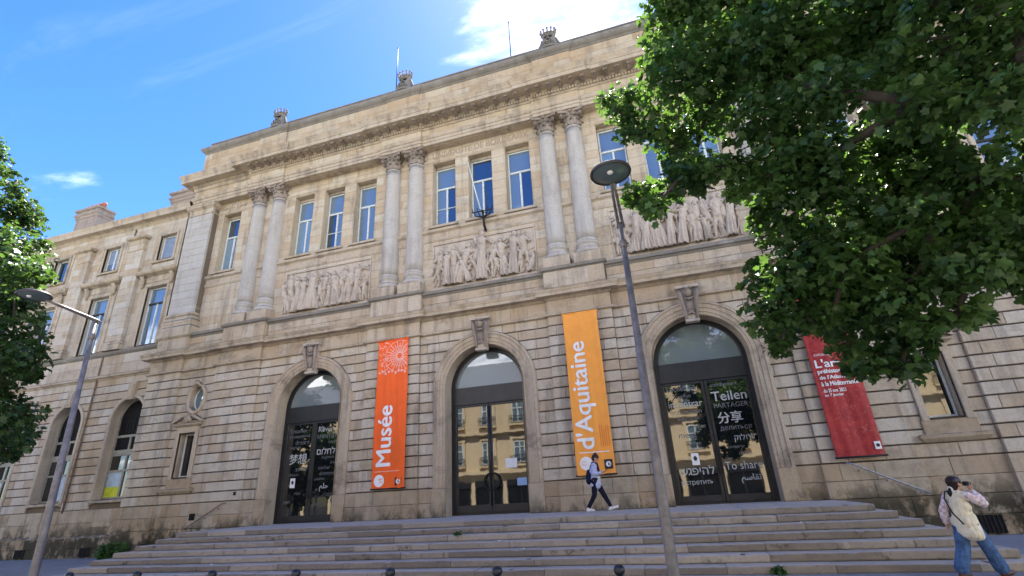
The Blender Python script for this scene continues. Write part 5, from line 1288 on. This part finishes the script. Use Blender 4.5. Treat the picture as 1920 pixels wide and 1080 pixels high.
RO= [[11.59,-16.03,5.88,0.95],[12.87,-14.93,6.71,0.95],[16.0,-8.57,7.47,0.95],[12.3,-11.61,9.67,0.95],[14.61,-16.0,7.66,0.95],[12.96,-15.42,5.42,0.95],[14.97,-9.36,9.46,0.95],[14.56,-12.36,5.48,0.95],[9.6,-15.16,6.92,0.95],[9.39,-14.0,8.66,0.95],[15.28,-11.83,4.53,0.95],[15.04,-7.72,5.97,0.95],[16.05,-12.53,6.83,0.95],[10.64,-10.63,10.97,0.95],[14.02,-12.7,5.35,0.95],[12.83,-11.22,9.94,0.95],[15.18,-11.7,10.06,0.95],[14.19,-14.71,6.2,0.95],[14.2,-14.92,7.05,0.95],[14.33,-9.33,7.51,0.95],[18.22,-10.95,6.68,0.95],[13.36,-13.29,3.34,0.95],[15.59,-12.48,6.71,0.95],[15.56,-9.11,7.76,0.95],[16.06,-9.37,4.19,0.95],[14.48,-11.43,11.61,0.95],[12.49,-12.26,9.4,0.95],[15.14,-11.11,11.18,0.95],[15.69,-11.81,9.12,0.95],[14.53,-14.03,9.82,0.95],[11.99,-13.14,8.39,0.95],[10.96,-13.9,7.08,0.95],[12.5,-13.26,3.82,0.95],[16.26,-11.13,10.5,0.95],[14.81,-11.31,5.06,0.95],[11.74,-9.98,10.9,0.95],[16.69,-12.97,7.94,0.95],[13.77,-10.6,9.51,0.95],[17.07,-13.29,8.98,0.95],[12.2,-9.66,10.82,0.95],[11.14,-14.9,7.93,0.95],[12.47,-15.43,7.88,0.95],[11.52,-14.04,10.78,0.95],[16.17,-13.97,8.79,0.95],[14.63,-9.81,8.09,0.95],[12.57,-9.92,11.13,0.95],[15.25,-9.02,5.85,0.95],[12.79,-11.27,4.65,0.95],[15.67,-11.23,8.51,0.95],[13.14,-12.64,10.86,0.95],[15.02,-12.75,6.12,0.95],[12.93,-12.84,9.08,0.95],[14.96,-10.29,10.27,0.95],[16.47,-10.09,5.32,0.95],[14.43,-14.56,5.91,0.95],[10.26,-14.05,8.53,0.95],[15.81,-10.57,10.56,0.95],[11.51,-13.65,7.77,0.95],[9.02,-13.86,8.08,0.95],[13.27,-11.56,10.82,0.95]]
LO= [[-22.74,-6.35,9.37,0.9],[-21.11,-6.66,8.35,0.9],[-19.13,-7.58,5.85,0.9],[-22.19,-5.35,5.8,0.9],[-19.1,-8.93,10.05,0.9],[-19.07,-7.64,11.79,0.9],[-17.63,-6.9,6.0,0.9],[-22.99,-6.0,9.95,0.9],[-21.92,-9.09,9.53,0.9],[-21.41,-8.95,9.63,0.9],[-21.11,-4.73,4.43,0.9],[-16.12,-8.84,6.73,0.9],[-17.31,-7.56,4.38,0.9],[-18.64,-9.26,5.59,0.9],[-21.46,-8.47,9.65,0.9],[-18.35,-10.17,11.11,0.9],[-17.56,-7.23,3.44,0.9],[-21.96,-10.05,7.77,0.9],[-20.22,-9.17,6.5,0.9],[-17.84,-8.62,10.81,0.9],[-22.13,-4.5,7.02,0.9],[-22.4,-7.98,9.19,0.9],[-21.33,-5.94,6.78,0.9],[-17.95,-10.12,12.64,0.9],[-20.37,-9.25,4.91,0.9],[-21.9,-7.68,7.54,0.9],[-20.44,-9.08,7.49,0.9],[-18.24,-7.92,11.32,0.9],[-21.33,-7.09,8.34,0.9],[-21.49,-8.81,8.25,0.9],[-20.68,-6.76,7.06,0.9],[-19.17,-6.16,3.56,0.9],[-18.53,-7.05,3.15,0.9],[-16.03,-7.95,6.86,0.9],[-18.49,-10.72,9.8,0.9],[-22.14,-7.32,5.36,0.9],[-23.17,-5.73,9.47,0.9],[-16.67,-7.75,5.97,0.9],[-18.68,-9.81,6.37,0.9],[-20.98,-8.71,7.76,0.9]]
LH = [(-.05, .22, .03), (.02, .42, -.03), (.22, .30, .03), (.50, .56, -.06), (.60, .27, .04), (.80, .22, .0)]
rq = random.Random(4)
RT = [[a, b, c, d * .97] for a, b, c, d in RT if d < .45 or rq.random() > .17]
for k in range(40):     # loose sprigs that hang out of the crown
    a, b, c, d = rq.choice(RT[:]); RT.append([a + rq.uniform(-.3, .3), b + rq.uniform(-.3, .3), c - d * rq.uniform(.7, 1.0), .24])
LV = np.array([(.36, 0, -.06), (0, 0, 0)] + LH + [(1.0, 0, -.14)] + [(a, -b, c) for a, b, c in LH[::-1]], dtype=float)
LF = np.array([(0, 1 + i, 1 + (i + 1) % 14) for i in range(14)])
def leaf_frames(lobes, dens, size, rng, flat=.8):
    P = []; D = []; S = []; Nn = []; Z = []; T = []
    for x, y, z, r in lobes:
        n = int(dens * r * r + 8); v = rng.normal(size=(n, 3)); v /= np.linalg.norm(v, axis=1)[:, None]
        rad = r * rng.uniform(.05, 1.0, n) ** .6 * .92; q = v * rad[:, None] * np.array([1, 1, flat])
        out = v * np.array([1, 1, .35]); nn = np.array([0, 0, 1.0]) * rng.uniform(.2, 1.1, n)[:, None] + out * .5 + rng.normal(size=(n, 3)) * .5
        nn /= np.linalg.norm(nn, axis=1)[:, None]
        d = out + rng.normal(size=(n, 3)) * .5 + np.array([0, 0, -.45]); d -= nn * (d * nn).sum(1)[:, None]; d /= np.linalg.norm(d, axis=1)[:, None]
        P.append(np.array([x, y, z]) + q); D.append(d); Nn.append(nn); S.append(np.cross(nn, d)); Z.append(size * rng.uniform(.42, 1.5, n))
        T.append(np.clip(rng.uniform(-.55, .55) + rng.normal(size=n) * .35, -1, 1))
    return [np.concatenate(a) for a in (P, D, S, Nn, Z, T)]
def leaves_mesh(name, fr, mat):
    P, D, S, Nn, Z, T = fr; n = len(P); k = len(LV)
    V = P[:, None, :] + Z[:, None, None] * (LV[None, :, 0:1] * D[:, None] + LV[None, :, 1:2] * S[:, None] + LV[None, :, 2:3] * Nn[:, None])
    F = (LF[None] + (np.arange(n) * k)[:, None, None]).reshape(-1, 3)
    return np_mesh(name, V.reshape(-1, 3), F, mat, np.repeat(T, k))
def tree(base, top, lobes, offl, dens, dens_off, size, label, mat, nbig, seed, trunk_r):
    e = empty('tree', base); tag(e, label, 'tree'); rng = np.random.default_rng(seed); rg = random.Random(seed)
    b = Vector(base); t = Vector(top)
    tr = MB(); pts = []; rr = []
    for i in range(9):
        s = i / 8; p = b.lerp(t, s) + Vector((.08 * math.sin(s * 5), .06 * math.cos(s * 4), 0)); pts.append(tuple(p)); rr.append(trunk_r * (1.25 - .25 * min(1, s * 6)) * (1 - .45 * s))
    tr.tube(pts, rr, 14); tr.build('trunk', M['bark'], e)
    # limbs: every spray joins the nearest part of the growing skeleton
    nodes = [(Vector(pts[k]), -1) for k in (5, 6, 7, 8)]; par = [-1] * 4
    cen = [Vector(l[:3]) for l in lobes + offl]; order = sorted(range(len(cen)), key=lambda i: (cen[i] - t).length); node_of = {}
    for i in order:
        best = min(range(len(nodes)), key=lambda k: (nodes[k][0] - cen[i]).length + .25 * (nodes[k][0] - t).length)
        nodes.append((cen[i], best)); par.append(best)
    cnt = [1] * len(nodes)
    for k in range(len(nodes) - 1, 3, -1): cnt[par[k]] += cnt[k]
    tw = MB()
    for k in range(4, len(nodes)):
        a, c = nodes[par[k]][0], nodes[k][0]; mid = a.lerp(c, .5) + Vector((rg.uniform(-.12, .12), rg.uniform(-.12, .12), rg.uniform(0, .2))) * (c - a).length * .6
        r0 = .011 * math.sqrt(cnt[par[k]] if par[k] >= 4 else cnt[k] + 2) + .006; r1 = .011 * math.sqrt(cnt[k]) + .004; r0 = min(r0, r1 * 1.8 + .004)
        P_ = [tuple(a.lerp(mid, s / 3).lerp(mid.lerp(c, s / 3), s / 3)) for s in range(4)]
        if cnt[k] > 6:
            mb = MB(); mb.tube(P_, [r0, r0 * .7 + r1 * .3, r0 * .3 + r1 * .7, r1], 8); mb.build('branch', M['bark'], e)
        else: tw.tube(P_, [r0, r0 * .7 + r1 * .3, r0 * .3 + r1 * .7, r1], 6)
        R0 = (lobes + offl)[order[k - 4]][3]
        for q in range(5):
            d = Vector((rg.gauss(0, 1), rg.gauss(0, 1), rg.gauss(0, .5))).normalized() * R0 * rg.uniform(.6, .95); tw.tube([tuple(c), tuple(c + d * .5 + Vector((0, 0, .05))), tuple(c + d)], [.012, .008, .004], 4)
    tag(tw.build('twigs', M['bark'], e), kind='stuff')
    fr = leaf_frames(lobes, dens, size, rng); fo = leaf_frames(offl, dens_off, size * 1.3, rng) if offl else None
    # the leaves that show largest are pieces of their own
    rel = fr[0] - np.array(CAM); f = rel @ np.array(_f); u = rel @ np.array(_r) / f * 926.9; v = rel @ np.array(_u) / f * 926.9
    sc = np.where((np.abs(u) < 955) & (np.abs(v) < 545) & (f > .3), fr[4] / f, 0); big = np.argsort(-sc)[:nbig]
    lm = []
    for q in range(4):
        V = LV.copy(); V[:, 2] *= (.6, 1.0, 1.5, 2.2)[q]; lm.append(np_mesh('leaf', V, LF, mat, np.full(len(LV), (-.5, 0, .4, .8)[q])))
    for i in big:
        o = bpy.data.objects.new('leaf', lm[int(i) % 4]); COL.objects.link(o); o.parent = e; z = fr[4][i]
        D, S, Nn = fr[1][i] * z, fr[2][i] * z, fr[3][i] * z; p = fr[0][i] - np.array(base)
        o.matrix_local = Matrix(((D[0], S[0], Nn[0], p[0]), (D[1], S[1], Nn[1], p[1]), (D[2], S[2], Nn[2], p[2]), (0, 0, 0, 1)))
    keep = np.ones(len(fr[0]), bool); keep[big] = False
    allf = [np.concatenate([a[keep], b_]) if fo is not None else a[keep] for a, b_ in zip(fr, fo or fr)]
    tag(put('foliage', leaves_mesh('foliage', allf, mat), e), kind='stuff')
    return e
tree((12.9, -11.6, GZ), (12.3, -11.3, 4.6), RT, RO, 1050, 240, .112, 'big leafy maple reaching in from the right over the museum front', M['leaf'], 300, 3, .30)
tree((-19.2, -7.2, GZ), (-18.6, -7.2, 6.0), LT, LO, 430, 160, .16, 'leafy street tree at the left edge behind the lamp', M['leaf2'], 300, 4, .26)

# a further street tree, outside the view, that the left door glass mirrors
_rg = random.Random(8); MT = []
for _ in range(46):
    v = Vector((_rg.gauss(0, 1), _rg.gauss(0, 1), _rg.gauss(0, 1))).normalized() * _rg.uniform(.3, 1) ** .5
    MT.append([-20.2 + v.x * 4.2, -13.8 + v.y * 3.6, 3.9 + v.z * 2.9, 1.0])
tree((-20.4, -13.8, GZ), (-20.2, -13.8, 3.0), MT, [], 170, 0, .24, 'leafy street tree across from the left door, mirrored in its glass', M['leaf2'], 0, 6, .25)

def shrub(x, y, z, r, h, n, label, name='shrub', size=.10, cat='shrub'):
    e = empty(name, (x, y, z)); tag(e, label, cat); rng = np.random.default_rng(int(abs(x * 100))); rg = random.Random(2)
    s = MB()
    for k in range(max(3, n // 60)):
        an = rg.uniform(0, 6.28); s.tube([(x, y, z), (x + .3 * r * math.cos(an), y + .3 * r * math.sin(an), z + h * .5), (x + .6 * r * math.cos(an), y + .6 * r * math.sin(an), z + h * .85)], [.012, .008, .004], 5)
    s.build('stems', M['bark'], e)
    lob = [(x + rg.uniform(-.5, .5) * r, y + rg.uniform(-.4, .4) * r, z + h * rg.uniform(.2, .8), r * .55) for _ in range(6)]
    fr = leaf_frames(lob, n / 6 / (r * .55) ** 2, size, rng, flat=1.0)
    keep = (fr[0][:, 2] > z + .02) & (fr[0][:, 1] < -.22)
    tag(put('foliage', leaves_mesh('foliage', [a[keep] for a in fr], M['weed']), e), kind='stuff')
shrub(-16.45, -.9, GZ, .55, .85, 900, 'bushy green shrub at the foot of the wall left of the steps')
shrub(8.12, -6.33, GZ, .13, .16, 40, 'small green weed at the foot of the steps right of the lamp post', 'weed', .07, 'weed')
shrub(.75, -4.50, -.30, .12, .10, 30, 'tiny green weed growing in a joint of the steps', 'weed', .05, 'weed')

# ------------------------------------------------------------------ people
def capsule(mb, p0, p1, r0, r1, seg=12):
    a, b = Vector(p0), Vector(p1); d = b - a; L = d.length; d = d / L if L > 1e-6 else Vector((0, 0, 1)); pts = []; rr = []
    for i in range(4): t = math.pi / 2 * i / 4; pts.append(a - d * r0 * math.cos(t)); rr.append(max(.0012, r0 * math.sin(t)))
    for i in range(4): pts.append(a + (b - a) * i / 3); rr.append(r0 + (r1 - r0) * i / 3)
    for i in range(1, 5): t = math.pi / 2 * i / 4; pts.append(b + d * r1 * math.sin(t)); rr.append(max(.0012, r1 * math.cos(t)))
    mb.tube([tuple(p) for p in pts], rr, seg)
def chain(mb, pts, rads):
    for (p, q, a, b) in zip(pts, pts[1:], rads, rads[1:]): capsule(mb, p, q, a, b)
from mathutils import noise as mnoise
def fuse(mb, name, mat, voxel=.012, smooth=4, parent=None, folds=0.0):
    """merge overlapping shapes into one continuous surface"""
    me = mb.mesh('tmp'); o = bpy.data.objects.new('tmp', me)
    r = o.modifiers.new('r', 'REMESH'); r.mode = 'VOXEL'; r.voxel_size = voxel
    s = o.modifiers.new('s', 'SMOOTH'); s.iterations = smooth; s.factor = .5
    m = evaluated(o); m.name = name
    bpy.data.objects.remove(o); bpy.data.meshes.remove(me)
    if folds:       # creases in cloth
        ns = [v.normal.copy() for v in m.vertices]
        for v, nn in zip(m.vertices, ns):
            q = Vector((v.co.x * 16, v.co.y * 16, v.co.z * 3.5)); d = 1 - abs(mnoise.noise(q + Vector((3, 1, 7)))) * 2.2; d2 = mnoise.noise(q * 2.3)
            v.co += nn * folds * (d * .8 + d2 * .4 - .4)
    m.polygons.foreach_set('use_smooth', [True] * len(m.polygons)); m.materials.clear(); m.materials.append(mat)
    return put(name, m, parent, (0, 0, 0), local=True) if parent else m
def hand(mb, wrist, d, palm_n, k=1.0, curl=.5, thumb=1):
    """palm with four fingers and a thumb; d finger direction, palm_n direction the palm faces"""
    w = Vector(wrist); d = Vector(d).normalized(); n = Vector(palm_n); n = (n - d * n.dot(d)).normalized(); s = d.cross(n) * thumb
    for q in (-.024, -.008, .008, .024): capsule(mb, w, w + d * .075 * k + s * q * k, .016 * k, .014 * k, 8)
    for q, l in ((-.030, .052), (-.010, .062), (.010, .068), (.029, .060)):
        b = w + d * .078 * k + s * q * k; m_ = b + (d * math.cos(curl) + n * math.sin(curl)) * l * .5 * k; t = m_ + (d * math.cos(curl * 2) + n * math.sin(curl * 2)) * l * .45 * k
        capsule(mb, b, m_, .0095 * k, .0088 * k, 8); capsule(mb, m_, t, .0088 * k, .0075 * k, 8)
    b = w + d * .025 * k + s * .03 * k; m_ = b + (d * .6 + s * .7 + n * .35) * .035 * k; capsule(mb, b, m_, .012 * k, .011 * k, 8); capsule(mb, m_, m_ + (d * .8 + n * .5) * .03 * k, .0105 * k, .009 * k, 8)
def head(mb, c, fw, k=1.0, up=(0, 0, 1)):
    c = Vector(c); f = Vector(fw).normalized(); u = Vector(up); u = (u - f * u.dot(f)).normalized(); s = u.cross(f)
    capsule(mb, c + u * .035 * k - f * .018 * k, c + u * .03 * k + f * .012 * k, .088 * k, .082 * k); capsule(mb, c - u * .05 * k + f * .035 * k, c - u * .075 * k + f * .052 * k, .052 * k, .034 * k)
    capsule(mb, c + f * .088 * k + u * .012 * k, c + f * .106 * k - u * .022 * k, .010 * k, .014 * k, 8)
    capsule(mb, c + f * .080 * k - u * .052 * k - s * .016 * k, c + f * .080 * k - u * .052 * k + s * .016 * k, .009 * k, .009 * k, 8)
    for sd in (-1, 1):
        capsule(mb, c + s * sd * .083 * k + u * .012 * k - f * .01 * k, c + s * sd * .086 * k - u * .028 * k, .017 * k, .012 * k, 8); capsule(mb, c + f * .074 * k + s * sd * .02 * k + u * .032 * k, c + f * .068 * k + s * sd * .048 * k + u * .030 * k, .013 * k, .011 * k, 8)
    return c, f, u, s
def eyes(e, H, k=1.0):
    c, f, u, s = H
    for sd in (-1, 1): m = MB(); m.ball(tuple(c + f * .081 * k + s * sd * .033 * k + u * .014 * k), .011 * k, 8, 6); put('eye', m.mesh('eye', M['print_dark']), e, (0, 0, 0), local=True)
M['skin'] = plain('skin', c4(.50, .28, .19), .55, 0, .4, 20, .08)
M['hair'] = plain('dark brown hair', c4(.018, .009, .009), .45, 0, .4, 40, .4, .3)
M['lavender'] = plain('lavender grey jacket', c4(.42, .44, .60), .85, 0, .2, 14, .18, .3)
M['navy'] = plain('navy cloth', c4(.012, .014, .045), .85, 0, .2, 14, .25, .3)
M['trouser'] = plain('black navy trousers', c4(.010, .010, .022), .85, 0, .2, 14, .3, .3)
M['white_shoe'] = plain('white shoe leather', c4(.75, .72, .70), .5, 0, .4, 14, .08)
M['knit'] = plain('light knit top', c4(.50, .50, .47), .9, 0, .2, 30, .2, .4)
M['cream_cloth'] = plain('cream vest cloth', c4(.80, .73, .55), .9, 0, .2, 9, .12, .5)
M['denim'] = plain('blue denim', c4(.07, .135, .27), .85, 0, .2, 10, .35, .4)
M['brown_shoe'] = plain('brown shoe leather', c4(.10, .04, .025), .5, 0, .4, 14, .2)
M['strap'] = plain('dark green strap', c4(.02, .035, .03), .7, 0, .3, 14, .2)
def check_mat():
    s = NT('pink and white check'); tc = s.n('ShaderNodeTexCoord').outputs['Object']
    ck = s.n('ShaderNodeTexChecker', {'Scale': 19.0, 'Color1': c4(.78, .72, .72), 'Color2': c4(.52, .20, .24)}); s.t.links.new(tc, ck.inputs['Vector'])
    w = s.noise(tc, 9, 3); c = s.mix(s.math('MULTIPLY', w, .9), ck.outputs['Color'], c4(.78, .72, .72)); s.bsdf(c, .9, s.bump(w, .4, .02), Specular_IOR_Level=.2); return s.m
M['check'] = check_mat()

# woman walking along the landing, looking at her phone (local +x is forward)
pw = empty('person', (4.10, -1.25, 0.0), 0.0); tag(pw, 'person in lavender jacket and black trousers walking past the orange banner, looking at a phone', 'person')
b = MB()
hipL, hipR = (0, .085, .90), (-.02, -.085, .90); kneeL, ankL = (.20, .08, .50), (.385, .07, .125); kneeR, ankR = (-.06, -.08, .48), (-.285, -.08, .115)
chain(b, [(0, 0, .93), (.005, 0, 1.10), (.015, 0, 1.28), (.02, 0, 1.38)], [.125, .105, .12, .08]); capsule(b, hipL, hipR, .10, .10)
chain(b, [(.02, 0, 1.38), (.04, 0, 1.46)], [.055, .05]); H1 = head(b, (.075, 0, 1.555), (1, 0, -.42), .98, (.3, 0, 1))
shR, elR, wrR = (.015, -.165, 1.36), (.0, -.225, 1.10), (.235, -.12, 1.12); shL, elL, wrL = (.025, .165, 1.36), (.06, .22, 1.11), (.27, .09, 1.15)
for sh_, el_, wr_ in ((shR, elR, wrR), (shL, elL, wrL)): chain(b, [(.02, 0, 1.35), sh_, el_, wr_], [.06, .055, .042, .028])
hand(b, wrR, (.9, .35, .25), (0, .6, 1), 1.0, .6, -1); hand(b, wrL, (.9, -.35, .2), (0, -.6, 1), 1.0, .6, 1)
for hp, kn, an, toe in ((hipL, kneeL, ankL, (.55, .07, .13)), (hipR, kneeR, ankR, (-.16, -.08, .04))): chain(b, [hp, kn, an], [.088, .058, .04]); capsule(b, an, toe, .035, .025)
fuse(b, 'body', M['skin'], .010, 2, pw); eyes(pw, H1)
j = MB(); chain(j, [(.0, 0, .80), (-.01, 0, .95), (.01, 0, 1.15), (.015, 0, 1.32)], [.175, .15, .135, .125]); capsule(j, shR, shL, .075, .075); capsule(j, (-.06, -.08, .78), (-.07, .08, .78), .10, .10); capsule(j, (-.03, -.09, 1.18), (-.03, .09, 1.18), .11, .11)
for sh_, el_, wr_ in ((shR, elR, wrR), (shL, elL, wrL)): chain(j, [sh_, el_, tuple(Vector(el_).lerp(Vector(wr_), .88))], [.075, .062, .045])
fuse(j, 'jacket', M['lavender'], .014, 2, pw, .010)
j = MB(); chain(j, [(.06, 0, .90), (.075, 0, 1.05), (.075, 0, 1.2)], [.105, .10, .10]); fuse(j, 'top', M['knit'], .014, 2, pw, .010)
j = MB(); chain(j, [(.0, -.07, 1.42), (.06, -.05, 1.40), (.08, .05, 1.40), (.0, .07, 1.42), (-.03, 0, 1.43), (.0, -.07, 1.42)], [.05] * 6); chain(j, [(.09, -.02, 1.38), (.125, -.04, 1.25), (.14, -.06, 1.08)], [.05, .055, .045]); fuse(j, 'scarf', M['navy'], .012, 2, pw, .010)
j = MB(); chain(j, [hipL, kneeL, (.372, .07, .16)], [.108, .078, .058]); chain(j, [hipR, kneeR, (-.272, -.08, .15)], [.108, .078, .058]); capsule(j, (0, .05, .93), (0, -.05, .93), .115, .115); fuse(j, 'trousers', M['trouser'], .012, 2, pw, .010)
for (an, to) in ((ankL, (.60, .07, .125)), (ankR, (-.13, -.08, .045))):
    j = MB(); a = Vector(an); t_ = Vector(to); heel = a + Vector((-.035, 0, -.065)); chain(j, [tuple(a), tuple(heel), tuple(heel.lerp(t_, .55) + Vector((0, 0, .01))), tuple(t_)], [.046, .046, .044, .034])
    m = fuse(j, 'shoe', M['white_shoe'], .010, 2, pw)
j = MB(); c, f, u, s = H1; capsule(j, c + u * .055 - f * .035, c + u * .06 + f * .005, .098, .09); capsule(j, c - f * .06 + u * .0, c - f * .05 - u * .03, .075, .06); capsule(j, c - f * .05 + u * .135, c - f * .04 + u * .15, .052, .045); fuse(j, 'hair', M['hair'], .010, 3, pw)
bg_ = empty('shoulder_bag', (3.93, -1.30, .86)); tag(bg_, 'dark navy bag on the back of the person with the phone', 'bag')
j = MB(); chain(j, [(-.03, 0, .02), (-.02, 0, .18), (.0, 0, .32)], [.085, .095, .07]); capsule(j, (-.04, -.07, .05), (-.04, .07, .05), .07, .07); fuse(j, 'pouch', M['navy'], .012, 4, bg_)
j = MB(); j.tube([(.02, .02, .34), (.08, -.08, .50), (.14, -.12, .56), (.2, -.08, .50), (.22, .02, .36)], .012, 6); put('strap', j.mesh('strap', M['navy']), bg_, (0, 0, 0), local=True)
ph = empty('phone', (4.455, -1.255, 1.185)); tag(ph, 'small dark phone held by the person on the landing', 'phone'); ph.rotation_euler = (0, R(-35), 0)
j = MB(); j.box(-.075, .075, -.037, .037, -.005, .005, bev=.003); put('case', j.mesh('case', M['print_dark']), ph, (0, 0, 0), local=True)
j = MB(); j.box(-.07, .07, -.033, .033, .0052, .0062); put('screen', j.mesh('screen', M['doorglass']), ph, (0, 0, 0), local=True)

# woman in the foreground photographing the front
HD = R(28)
pr_ = empty('person', (11.12, -6.85, GZ), HD); tag(pr_, 'person in cream vest and blue jeans at the foot of the steps, camera raised', 'person')
b = MB()
hipL, hipR = (-.01, .085, .83), (.01, -.085, .83); kneeL, ankL = (-.10, .10, .45), (-.30, .10, .11); kneeR, ankR = (.16, -.09, .46), (.32, -.08, .09)
chain(b, [(0, 0, .86), (.01, 0, 1.02), (.02, 0, 1.18), (.03, 0, 1.27)], [.12, .10, .12, .08]); capsule(b, hipL, hipR, .10, .10)
chain(b, [(.03, 0, 1.27), (.05, 0, 1.345)], [.052, .048]); H2 = head(b, (.075, 0, 1.435), (1, -.22, .08), .98)
shL, elL, wrL = (.02, .17, 1.25), (-.09, .235, 1.02), (-.07, .285, .80); shR, elR, wrR = (.03, -.17, 1.25), (.19, -.27, 1.13), (.235, -.10, 1.345)
for sh_, el_, wr_ in ((shR, elR, wrR), (shL, elL, wrL)): chain(b, [(.03, 0, 1.24), sh_, el_, wr_], [.06, .054, .042, .028])
hand(b, wrL, (.10, .05, -1), (.3, -1, 0), 1.0, .45, 1); hand(b, wrR, (-.05, .25, .9), (1, .2, 0), 1.0, .8, -1)
for hp, kn, an, toe in ((hipL, kneeL, ankL, (-.17, .11, .03)), (hipR, kneeR, ankR, (.47, -.08, .05))): chain(b, [hp, kn, an], [.09, .06, .042]); capsule(b, an, toe, .035, .025)
fuse(b, 'body', M['skin'], .010, 2, pr_); eyes(pr_, H2)
j = MB(); chain(j, [(-.01, 0, .72), (-.01, 0, .85), (.0, 0, 1.0), (.01, 0, 1.14), (.02, 0, 1.24)], [.15, .15, .145, .14, .105]); capsule(j, (.02, -.125, 1.25), (.02, .125, 1.25), .078, .078); capsule(j, (-.01, -.06, 1.29), (-.01, .06, 1.29), .06, .06); capsule(j, (-.015, -.10, .68), (-.025, .09, .70), .13, .125); capsule(j, (-.02, -.06, .84), (-.02, .06, .84), .135, .135); capsule(j, (0, -.085, 1.08), (0, .085, 1.08), .095, .095); capsule(j, (.04, -.11, .64), (.02, -.09, .92), .09, .09)
fuse(j, 'vest', M['cream_cloth'], .013, 2, pr_, .010)
for sh_, el_, wr_ in ((shR, elR, wrR), (shL, elL, wrL)):
    j = MB(); e_ = Vector(el_); w_ = Vector(wr_); chain(j, [sh_, tuple(Vector(sh_).lerp(e_, .5)), el_, tuple(e_.lerp(w_, .5)), tuple(e_.lerp(w_, .82))], [.072, .070, .066, .064, .042]); fuse(j, 'sleeve', M['check'], .012, 2, pr_, .010)
j = MB(); chain(j, [hipL, kneeL, (-.275, .10, .15)], [.115, .10, .105]); chain(j, [hipR, kneeR, (.30, -.08, .14)], [.105, .095, .105]); capsule(j, (0, .04, .84), (0, -.04, .84), .11, .11); fuse(j, 'jeans', M['denim'], .012, 2, pr_, .010)
for (an, to) in ((ankL, (-.14, .115, .035)), (ankR, (.50, -.08, .055))):
    j = MB(); a = Vector(an); t_ = Vector(to); heel = Vector((a.x - .03, a.y, max(.045, a.z - .06))); chain(j, [tuple(a), tuple(heel), tuple(heel.lerp(t_, .55)), tuple(t_)], [.044, .045, .043, .034]); fuse(j, 'shoe', M['brown_shoe'], .010, 2, pr_)
j = MB(); c, f, u, s = H2; capsule(j, c + u * .055 - f * .035, c + u * .055 + f * .01, .100, .09); capsule(j, c - f * .05 + u * .0, c - f * .06 - u * .03, .085, .07); chain(j, [tuple(c - f * .12 - u * .07), tuple(c - f * .15 - u * .12), tuple(c - f * .14 - u * .19)], [.035, .045, .028]); fuse(j, 'hair', M['hair'], .010, 3, pr_)
j = MB(); cc = c - f * .125 - u * .065; j.tube([tuple(cc + u * .042 * math.cos(t) + s * .045 * math.sin(t)) for t in [i * math.pi / 8 for i in range(17)]], .016, 6, cap=False); put('hair_tie', j.mesh('hair_tie', M['white_shoe']), pr_, (0, 0, 0), local=True)
j = MB(); j.tube([(.06, .10, 1.34), (-.05, .13, 1.33), (-.12, .12, 1.22), (-.145, .05, 1.0), (-.165, -.10, .82)], .012, 6); put('strap', j.mesh('strap', M['strap']), pr_, (0, 0, 0), local=True)
cl = Matrix.Rotation(HD, 3, 'Z') @ Vector((.225, -.06, 1.445)) + Vector((11.12, -6.85, GZ))
cmr = empty('camera_body', tuple(cl), HD - .2); tag(cmr, 'small black camera held to the eye by the person in jeans', 'camera')
j = MB(); j.box(-.02, .02, -.055, .055, -.035, .035, bev=.008); put('case', j.mesh('case', M['print_dark']), cmr, (0, 0, 0), local=True)
j = MB(); j.tube([(.02, 0, 0), (.07, 0, 0)], [.026, .028], 12); put('lens_barrel', j.mesh('lens_barrel', M['print_dark']), cmr, (0, 0, 0), local=True)

bpy.data.scenes.remove(TS)
